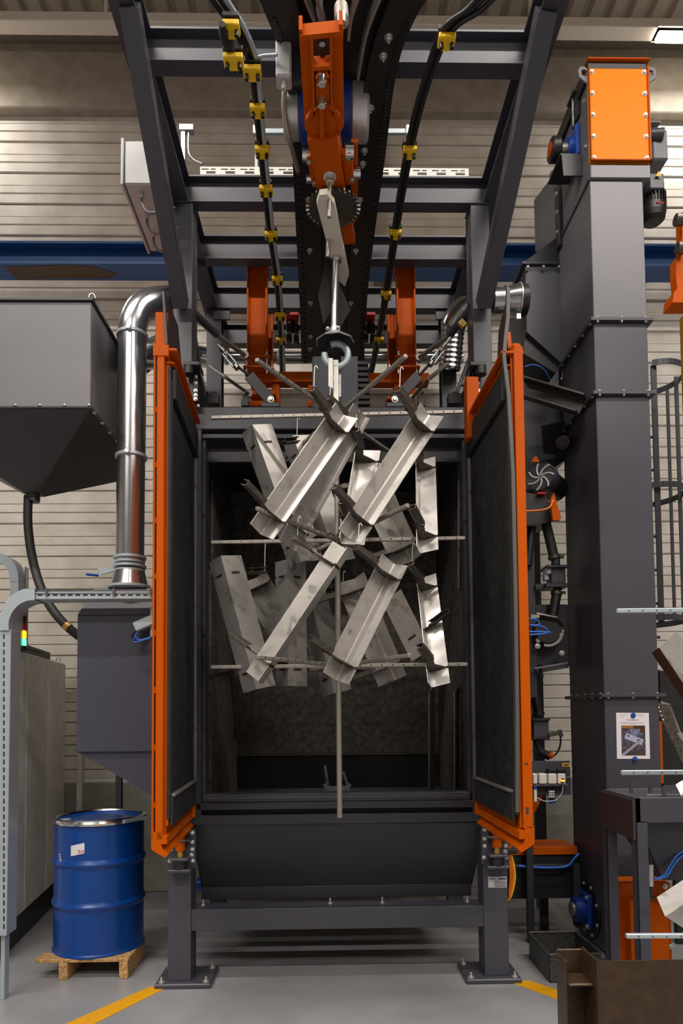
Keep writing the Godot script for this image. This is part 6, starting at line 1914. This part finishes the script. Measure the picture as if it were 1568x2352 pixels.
func poster(d1: float) -> void:
	var im := Image.create(220, 312, false, Image.FORMAT_RGB8)
	im.fill(Color(0.9, 0.88, 0.9))
	var inkc := Color(0.52, 0.5, 0.56)
	for r in [[28, 14, 50, 2], [28, 19, 30, 2], [28, 30, 22, 2], [140, 14, 46, 3], [154, 24, 26, 2], [64, 47, 90, 4], [28, 66, 164, 2], [28, 71, 160, 2], [92, 77, 36, 2]]:
		im.fill_rect(Rect2i(r[0], r[1], r[2], r[3]), inkc)
	var ox := 32
	var oy := 86
	var W := 160
	var Hh := 204
	var nz := FastNoiseLite.new()
	nz.seed = 4
	nz.frequency = 0.03
	for y in Hh:
		for x in W:
			var v := nz.get_noise_2d(x * 1.6, y)
			var c := Color(0.22, 0.19, 0.2).lerp(Color(0.42, 0.42, 0.5), clampf(v + 0.45, 0, 1))
			if y < 18 and x < 80:
				c = Color(0.62, 0.4, 0.2)
			elif y < 50 and x > 84:
				c = c.lerp(Color(0.3, 0.15, 0.1), 0.8)
			elif y > 160:
				c = c.lerp(Color(0.25, 0.17, 0.13), 0.6 if (x + y) % 9 < 5 else 0.2)
			# pale flat bar with two holes, crossed by a long rod
			var u := (x - 34) * 0.93 + (y - 50) * 0.36
			var w := -(x - 34) * 0.36 + (y - 50) * 0.93
			if u > 0 and u < 122 and w > 0 and w < 40:
				c = Color(0.68, 0.7, 0.8)
				if Vector2(u - 20, w - 14).length() < 6 or Vector2(u - 92, w - 18).length() < 8:
					c = Color(0.12, 0.12, 0.15)
			var e := (x - 10) * 0.83 - (y - 200) * 0.56 * -1.0
			var dd := (x - 10) * 0.62 + (y - 196) * 0.78
			if absf(dd) < 9 and x < 132 and e > -400:
				c = Color(0.6, 0.58, 0.66)
			if Vector2(x - 92, y - 36).length() < 34 and y > 22 and w < 0:
				c = Color(0.5, 0.53, 0.64).lerp(Color(0.3, 0.32, 0.42), clampf(v + 0.3, 0, 1))
			im.set_pixel(ox + x, oy + y, c)
	var m := mat("notice_print", Color.WHITE, 0.35)
	m.albedo_texture = ImageTexture.create_from_image(im)
	var t := thing("notice_sheet", "printed sheet with a photograph of metal parts held by two magnets on the elevator", "notice")
	var q := [P(1414, 1637, d1), P(1489, 1637.5, d1), P(1492, 1743, d1), P(1416, 1743, d1)]
	var mm := M.new()
	var z := Vector3(0, 0, 0.003)
	var uvs := [Vector2(0, 0), Vector2(1, 0), Vector2(1, 1), Vector2(0, 1)]
	for f in [[0, 1, 2], [0, 2, 3]]:
		var ix: Array = f
		var nrm: Vector3 = (q[ix[1]] - q[ix[0]]).cross(q[ix[2]] - q[ix[0]])
		if nrm.z > 0:
			ix = [f[0], f[2], f[1]]
		for k in ix:
			mm.v.append(q[k] + z)
			mm.n.append(Vector3.BACK)
			mm.uv.append(uvs[k])
	mk("print", mm, m, t)
	mk("sheet", M.new().plate([q[0] + z * 0.5, q[1] + z * 0.5, q[2] + z * 0.5, q[3] + z * 0.5], 0.001), mats.paper, t)
	for s in [[["blue_magnet", "blue round magnet at the top edge of the printed sheet"], 1453, 1643], [["blue_magnet", "blue round magnet at the bottom edge of the printed sheet"], 1457, 1743]]:
		var c := P(s[1], s[2], d1 - 0.004)
		var o := mk(s[0][0], M.new().cyl(c, c + Vector3(0, 0, 0.012), 0.017, 20, -1.0, 0.004), mats.blue, self)
		tag(o, s[0][1], "magnet", "magnets on the notice")

# ---------- hanging racks ----------
func rack(label: String, hub: Vector3, tiers: Array, top: float, bottom: float, turn: float, skip := [], arm_mat := "steel_arm") -> Node3D:
	var t := thing("hanging_rack", label, "hanging rack")
	mk("pole", M.new().cyl(Vector3(hub.x, bottom, hub.z), Vector3(hub.x, top, hub.z), 0.0155, 18), mats.steel_arm, t)
	mk("pole_bar", M.new().bx(Vector3(hub.x - 0.016, tiers[0] - 0.01, hub.z - 0.02), Vector3(hub.x + 0.014, top + 0.14, hub.z + 0.018)), mats.white, t)
	for y in tiers:
		mk("hub", M.new().cyl(Vector3(hub.x, y - 0.03, hub.z), Vector3(hub.x, y + 0.03, hub.z), 0.035, 8), mats.steel_dark, t)
		for k in 6:
			if k in skip:
				continue
			var a := deg_to_rad(k * 60.0) + turn
			var dir := Vector3(cos(a), 0, -sin(a))
			var at := Vector3(hub.x, y, hub.z)
			var arm := mk("arm", M.new().bar(at + dir * 0.03, at + dir * 0.71, 0.02, 0.02, Vector3.UP, 0.003), mats[arm_mat], t)
			var hm := M.new()
			var sd := dir.cross(Vector3.UP)
			for i in 10:
				for s in [-1.0, 1.0]:
					hm.cyl(at + dir * (0.12 + i * 0.06) + sd * 0.0095 * s, at + dir * (0.12 + i * 0.06) + sd * 0.0108 * s, 0.0045, 8, -1.0, 0.0002)
			stuff(mk("arm_holes", hm, mats.grey_light if k % 2 else mats.black, arm))
	return t

func comb_poly(len_: float, wid: float, teeth: int) -> PackedVector2Array:
	var p := PackedVector2Array([Vector2(0, 0), Vector2(0, wid)])
	p.append(Vector2(len_, wid))
	p.append(Vector2(len_, 0.0))
	var l := len_ * 0.75
	for i in teeth:
		var x := len_ - (i + 0.35) * l / teeth
		p.append(Vector2(x, 0.0))
		p.append(Vector2(x, 0.009))
		p.append(Vector2(x - l / teeth * 0.45, 0.009))
		p.append(Vector2(x - l / teeth * 0.45, 0.0))
	return p

# an angle profile with a bent gusset and a double comb near each end
func workpiece(label: String, a: Vector3, b: Vector3, roll: float, comb := 1.0, cfg := {}) -> Node3D:
	var t := thing("angle_bracket", label, "metal bracket", "steel angle brackets hung on the rack" if not cfg.has("group") else cfg.group)
	var y := (a - b).normalized()
	var L := (a - b).length()
	var mid := (a + b) * 0.5
	var z := (EYE - mid)
	z = (z - y * z.dot(y)).normalized()
	var x := y.cross(z)
	var rb := Basis(y, deg_to_rad(roll))
	var bs := Basis(rb * x, y, rb * z)
	var tr := Transform3D(bs, b)
	var w1: float = cfg.get("w1", 0.145)
	var w2: float = cfg.get("w2", 0.115)
	var th := 0.004
	# V section: long flange to local -x, short flange towards local +z
	var d1 := Vector2(-0.766, 0.643)
	var d2 := Vector2(0.643, 0.766)
	var sec := PackedVector2Array()
	var o := Vector2(0, 0)
	for p in [o, d1 * w1, d1 * w1 + d2 * th, d1 * (th * 2.5) + d2 * th, d1 * th + d2 * (th * 2.5), d2 * w2 + d1 * th, d2 * w2]:
		sec.append(Vector2(p.x, p.y))
	# extrude along local y
	var et := Transform3D(Basis(bs.x, bs.z, bs.y), b)
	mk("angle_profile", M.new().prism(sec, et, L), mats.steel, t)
	var ends: Array = cfg.get("ends", [0.13, 0.87])
	for f in ends:
		var at: float = L * f
		# gusset across the V
		var g := PackedVector2Array()
		var n1 := d1 * (w1 * 1.02) + d2 * th
		var n2 := d2 * (w2 * 0.97) + d1 * th
		var outp := d1 * (w1 + 0.05) + d2 * 0.012
		for p in [d1 * th + d2 * th, n1, outp, outp + d2 * 0.045 + d1 * -0.004, d1 * w1 + d2 * 0.05, n2]:
			g.append(Vector2(p.x * comb if false else p.x, p.y))
		var gt := Transform3D(Basis(bs.x, bs.z, bs.y), b + y * at)
		var gm := mk("gusset", M.new().prism(g, gt, th), mats.steel_dark, t)
		# burnt weld beads at the toes
		var wb := M.new()
		wb.box(Transform3D(bs, tr * Vector3(n2.x, at + 0.003, n2.y)), Vector3(0.012, 0.014, 0.014), 0.004)
		var fb := Basis(bs * Vector3(d1.x, 0, d1.y), y, bs * Vector3(d2.x, 0, d2.y))
		var m1 := tr * Vector3(d1.x * w1 * 0.5, at, d1.y * w1 * 0.5)
		var m2 := tr * Vector3(d2.x * w2 * 0.5, at, d2.y * w2 * 0.5)
		wb.box(Transform3D(fb, m1 + fb.z * 0.007), Vector3(0.06, 0.007, 0.007), 0.002)
		wb.box(Transform3D(fb, m2 + fb.x * 0.007), Vector3(0.007, 0.007, 0.05), 0.002)
		wb.box(Transform3D(fb, m1 - fb.z * 0.0006), Vector3(0.055, 0.014, 0.0014), 0.0003)
		wb.box(Transform3D(fb, m2 - fb.x * 0.0006), Vector3(0.0014, 0.014, 0.05), 0.0003)
		wb.box(Transform3D(bs, tr * Vector3(d1.x * (w1 + 0.05), at + 0.004, d1.y * (w1 + 0.05) + 0.02)), Vector3(0.02, 0.012, 0.03), 0.004)
		stuff(mk("weld_bead", wb, mats.heat, gm))
		# double comb bent off the gusset's end
		var cd := Vector3(-0.82, 0.0, 0.57)
		var cw := Vector3(0.57, 0.0, 0.82)
		var s0 := outp + d2 * 0.006
		for q in [0.0, 0.026]:
			var ct := Transform3D(Basis(bs * cd, bs * cw, bs * Vector3(0, 1, 0)), tr * Vector3(s0.x, at + q, s0.y))
			mk("comb", M.new().prism(comb_poly(0.13, 0.042, 6), ct, 0.004), mats.steel_dark, t)
		var wt := Transform3D(Basis(bs * cd, bs * cw, bs * Vector3(0, 1, 0)), tr * Vector3(s0.x, at, s0.y) + bs * cw * 0.038)
		mk("comb_web", M.new().prism(PackedVector2Array([Vector2(-0.01, 0), Vector2(0.13, 0), Vector2(0.13, 0.004), Vector2(-0.01, 0.004)]), wt, 0.03), mats.steel_dark, t)
		if cfg.get("wire", true) and f == ends[-1]:
			var tip: Vector3 = tr * Vector3(s0.x, at + 0.012, s0.y) + bs * cd * 0.115 + bs * cw * 0.02
			var up: float = cfg.get("wire_len", 0.11)
			mk("hanging_wire", M.new().tube(smooth([tip + Vector3(-0.012, 0.0, 0), tip + Vector3(0.0, -0.008, 0), tip + Vector3(0.004, 0.03, 0), tip + Vector3(0.008, up, 0), tip + Vector3(0.016, up + 0.012, 0), tip + Vector3(0.022, up, 0)]), 0.0024, 6), mats.white, t)
	return t

func racks() -> void:
	var d := 3.75
	var hub := P(772, 948, d)
	var tiers := [P(772, 953, d).y, P(772, 1241, d).y, P(772, 1529, d).y]
	rack("steel rack tree with three tiers of arms hanging before the open cabin", hub, tiers, P(770, 885, d).y, P(780, 1878, d).y, deg_to_rad(-3.0))
	var n := 0
	for w in [
		# label, top px + depth, bottom px + depth, roll, config
		["bright angle bracket hanging in front of the top tier with combs towards the drum side", [790, 955, 3.34], [598, 1228, 3.3], 0.0, {"w1": 0.092, "w2": 0.1}],
		["bright angle bracket hanging in front of the top tier with combs over the pole", [985, 955, 3.36], [800, 1240, 3.32], 0.0, {"w1": 0.092, "w2": 0.1}],
		["bright angle bracket hanging in front of the lower tier beside the pole", [905, 1296, 3.36], [772, 1563, 3.32], 0.0, {"w1": 0.1, "w2": 0.1}],
		["thin edged angle bracket slanting across the lower tier from pole to lower drum side arm", [806, 1268, 3.36], [604, 1572, 3.44], -68.0, {"w1": 0.12, "w2": 0.06}],
		["thin edged angle bracket between the two bright top tier brackets", [842, 960, 3.62], [676, 1266, 3.66], 0.0, {"w1": 0.13, "w2": 0.03}],
		["broad pale angle bracket leaning from the drum side end of the top tier", [578, 975, 3.8], [690, 1290, 3.85], 180.0, {"wire_len": 0.13}],
		["broad pale angle bracket leaning from the drum side end of the middle tier", [507, 1276, 3.72], [588, 1583, 3.72], 180.0, {"wire_len": 0.16}],
		["pale angle bracket hanging upright from the middle tier", [660, 1284, 3.95], [662, 1575, 3.95], 180.0, {"wire_len": 0.12}],
		["dull angle bracket leaning behind the first bright top tier bracket", [672, 1000, 4.1], [775, 1290, 4.1], 180.0, {}],
		["brightly lit upright angle bracket on the elevator side of the top tier", [960, 1060, 3.96], [963, 1272, 3.62], 35.0, {"w1": 0.06, "w2": 0.105}],
		["brightly lit upright angle bracket on the elevator side of the lower tier", [962, 1330, 3.95], [990, 1580, 3.58], 35.0, {"w1": 0.06, "w2": 0.105}],
		["brightly lit angle bracket just behind the pole under the top tier", [822, 1035, 3.8], [782, 1250, 3.6], 35.0, {"w1": 0.06, "w2": 0.13}],
		["dim angle bracket leaning towards the elevator side at the back of the lower tier", [812, 1330, 4.15], [908, 1562, 4.15], 0.0, {}],
		["dim short angle bracket at the back beside the upright middle tier bracket", [588, 1328, 4.25], [690, 1510, 4.25], 0.0, {}],
		["dim angle bracket leaning behind the pole at the back of the lower tier", [700, 1330, 4.2], [768, 1592, 4.2], 180.0, {}],
		["dull angle bracket leaning from the pole towards the elevator side under the middle tier", [850, 1085, 4.05], [945, 1290, 4.05], 0.0, {}],
		["half hidden angle bracket with upright combs beside the brightly lit lower bracket", [878, 1385, 3.88], [945, 1520, 3.8], 110.0, {"ends": [0.3], "wire": false}],
		["half hidden angle bracket crossing behind the first bright bracket at the middle tier", [640, 1085, 4.0], [700, 1290, 4.0], 180.0, {}],
	]:
		var a: Array = w[1]
		var b: Array = w[2]
		workpiece(w[0], P(a[0], a[1], a[2]), P(b[0], b[1], b[2]), w[3], 1.0, w[4])
	# loose wire hook twisted round the middle tier
	var lw := thing("wire_hook", "loose twisted wire hook tangled on the middle tier of the rack", "wire hook")
	mk("wire", M.new().tube(pathd([[690, 1240, 3.6], [702, 1256, 3.6], [712, 1246, 3.6], [705, 1236, 3.6], [700, 1250, 3.6], [735, 1275, 3.62], [762, 1290, 3.64]]), 0.003, 6), mats.steel_arm, lw)
	mk("wire_stem", M.new().tube(pathd([[706, 1206, 3.58], [703, 1225, 3.59], [698, 1245, 3.6]]), 0.003, 6), mats.steel_arm, lw)
	# second rack, partly in view on the elevator side
	var d2 := 2.92
	var hub2 := P(1790, 1398, d2)
	rack("steel rack tree partly in view at the elevator side with pale zinc arms", hub2, [P(1500, 1401, d2).y, P(1500, 1775, d2).y, P(1500, 2153, d2).y], P(1600, 1150, d2).y, 0.22, deg_to_rad(-2.0), [2], "zinc_matt")
	for s in [
		["brown backed angle bracket leaning out of the picture above the printed sheet", [[1497, 1499, 2.62], [1513, 1487, 2.54], [1553, 1452, 2.66]], [150, 222], "rust", "steel"],
		["bright angle bracket end poking in front of the orange guard box", [[1508, 2062, 2.42], [1526, 2104, 2.34], [1600, 2152, 2.46]], [90, -61], "steel", "steel"],
		["small bright bracket tip poking in above the feed hopper lid", [[1551, 1803, 2.6], [1562, 1826, 2.56], [1572, 1836, 2.62]], [60, -40], "steel", "steel"]]:
		var t := thing("angle_bracket", s[0], "metal bracket", "brackets on the second rack")
		var q: Array = s[1]
		var k: Array = []
		for z in q:
			k.append(P(z[0], z[1], z[2]))
		var off: Vector3 = P(q[1][0] + s[2][0], q[1][1] + s[2][1], q[1][2] + 0.05) - k[1]
		mk("angle_flange", M.new().plate([k[0], k[1], k[1] + off, k[0] + off], 0.005), mats[s[3]], t)
		mk("angle_flange", M.new().plate([k[1], k[2], k[2] + off, k[1] + off], 0.005), mats[s[4]], t)
		mk("hanging_wire", M.new().tube([k[1] + off * 0.9, k[1] + off * 0.9 + Vector3(0.02, 0.35, 0.05)], 0.0025, 6), mats.white, t)
	# big double comb near the lens
	var cb3 := thing("comb_bracket", "dark double comb bracket hanging beside the printed sheet on the elevator", "metal bracket")
	var cm := M.new()
	cm.plate([P(1508, 1614, 2.6), P(1533, 1619, 2.6), P(1553, 1686, 2.6), P(1580, 1720, 2.6), P(1590, 1755, 2.6), P(1568, 1755, 2.6), P(1532, 1682, 2.6), P(1512, 1640, 2.6)], 0.005)
	mk("comb_plate", cm, mats.steel_dark, cb3)
	cm = M.new().plate([P(1516, 1610, 2.64), P(1538, 1617, 2.64), P(1562, 1681, 2.64), P(1556, 1684, 2.64), P(1533, 1622, 2.64), P(1518, 1616, 2.64)], 0.005)
	mk("comb_plate", cm, mats.steel, cb3)
	mk("comb_web", M.new().plate([P(1533, 1619, 2.6), P(1538, 1617, 2.64), P(1562, 1681, 2.64), P(1553, 1686, 2.6)], 0.003), mats.steel_dark, cb3)
	mk("bent_arm", M.new().plate([P(1553, 1684, 2.6), P(1562, 1681, 2.64), P(1620, 1740, 2.7), P(1612, 1752, 2.66)], 0.005), mats.steel, cb3)
	for i in 4:
		mk("tooth_tip", M.new().cyl(P(1513 + i * 3.2, 1625 + i * 9.4, 2.6), P(1513 + i * 3.2, 1625 + i * 9.4, 2.59), 0.003, 8), mats.white, cb3)

func foreground() -> void:
	# rust brown folded profile close to the lens
	var t := thing("folded_profile", "rust brown folded steel profile standing close to the lens in front of the metal bin", "metal profile")
	var d := 1.55
	var y1 := P(1400, 2206, d).y
	var xa := P(1310, 2280, d).x
	var xb := P(1372, 2280, d).x
	var xc := xb + 0.55
	var poly := PackedVector2Array([Vector2(xb + 0.015, 0.004), Vector2(xc, 0.004), Vector2(xc, 0.0), Vector2(xb + 0.015, 0.0), Vector2(xb + 0.009, -0.002), Vector2(xb + 0.004, -0.007), Vector2(xb + 0.003, -0.013), Vector2(xb + 0.003, -0.09), Vector2(xb - 0.001, -0.09), Vector2(xb - 0.001, -0.012), Vector2(xb + 0.001, -0.004), Vector2(xb + 0.007, 0.002)])
	mk("front_sheet", M.new().prism(poly, Transform3D(Basis(Vector3.RIGHT, Vector3.BACK, Vector3.UP), Vector3(0, 0, -d)), y1), mats.rust, t)
	mk("return_flange", M.new().bx(Vector3(xa, 0, -d - 0.094), Vector3(xb + 0.003, y1 - 0.004, -d - 0.088)), mats.rust, t)
	mk("cross_tab", M.new().bx(Vector3(xa + 0.004, P(1340, 2276, d).y, -d - 0.088), Vector3(xb, P(1340, 2268, d).y, -d - 0.02)), mats.rust, t)
	mk("side_strip", M.new().bx(Vector3(xa, 0, -d - 0.09), Vector3(xa + 0.004, y1 - 0.01, -d - 0.03)), mats.rust, t)
	# orange winch hook and yellow post at the picture edge
	var o := thing("orange_bracket_arm", "orange bracket with dark pins hanging at the picture edge beside the elevator", "bracket")
	var dd := 3.4
	mk("arm", M.new().plate([P(1558, 500, dd), P(1568, 484, dd), P(1640, 470, dd), P(1640, 700, dd), P(1552, 706, dd), P(1545, 640, dd), P(1545, 600, dd), P(1560, 588, dd)], 0.06), mats.orange, o)
	mk("shoe", M.new().plate([P(1533, 708, dd - 0.04), P(1536, 684, dd - 0.04), P(1545, 676, dd - 0.04), P(1568, 645, dd - 0.04), P(1620, 640, dd - 0.04), P(1620, 708, dd - 0.04)], 0.1), mats.orange, o)
	for s in [[1558, 505], [1562, 570]]:
		mk("pin", M.new().cyl(P(s[0] - 8, s[1], dd - 0.06), P(s[0] + 10, s[1], dd - 0.06), 0.03, 16), mats.steel_dark, o)
	mk("hanger", M.new().bx(P(1610, 480, dd) + Vector3(-0.03, 0, -0.03), Vector3(P(1610, 480, dd).x + 0.03, 8.45, P(1610, 480, dd).z + 0.03)), mats.orange, o)
	var yp := thing("yellow_post", "yellow painted post at the picture edge behind the ladder cage", "post")
	var p := P(1568, 900, 4.9)
	mk("post", M.new().bx(Vector3(P(1581, 900, 4.9).x, 0.0, -5.0), Vector3(P(1625, 900, 4.9).x, P(1568, 715, 4.9).y, -4.9), 0.006), mats.yellow_line, yp)
	mk("post_foot", M.new().bx(Vector3(P(1575, 900, 4.9).x, 0.0, -5.05), Vector3(P(1635, 900, 4.9).x, 0.012, -4.85), 0.003), mats.yellow_line, yp)
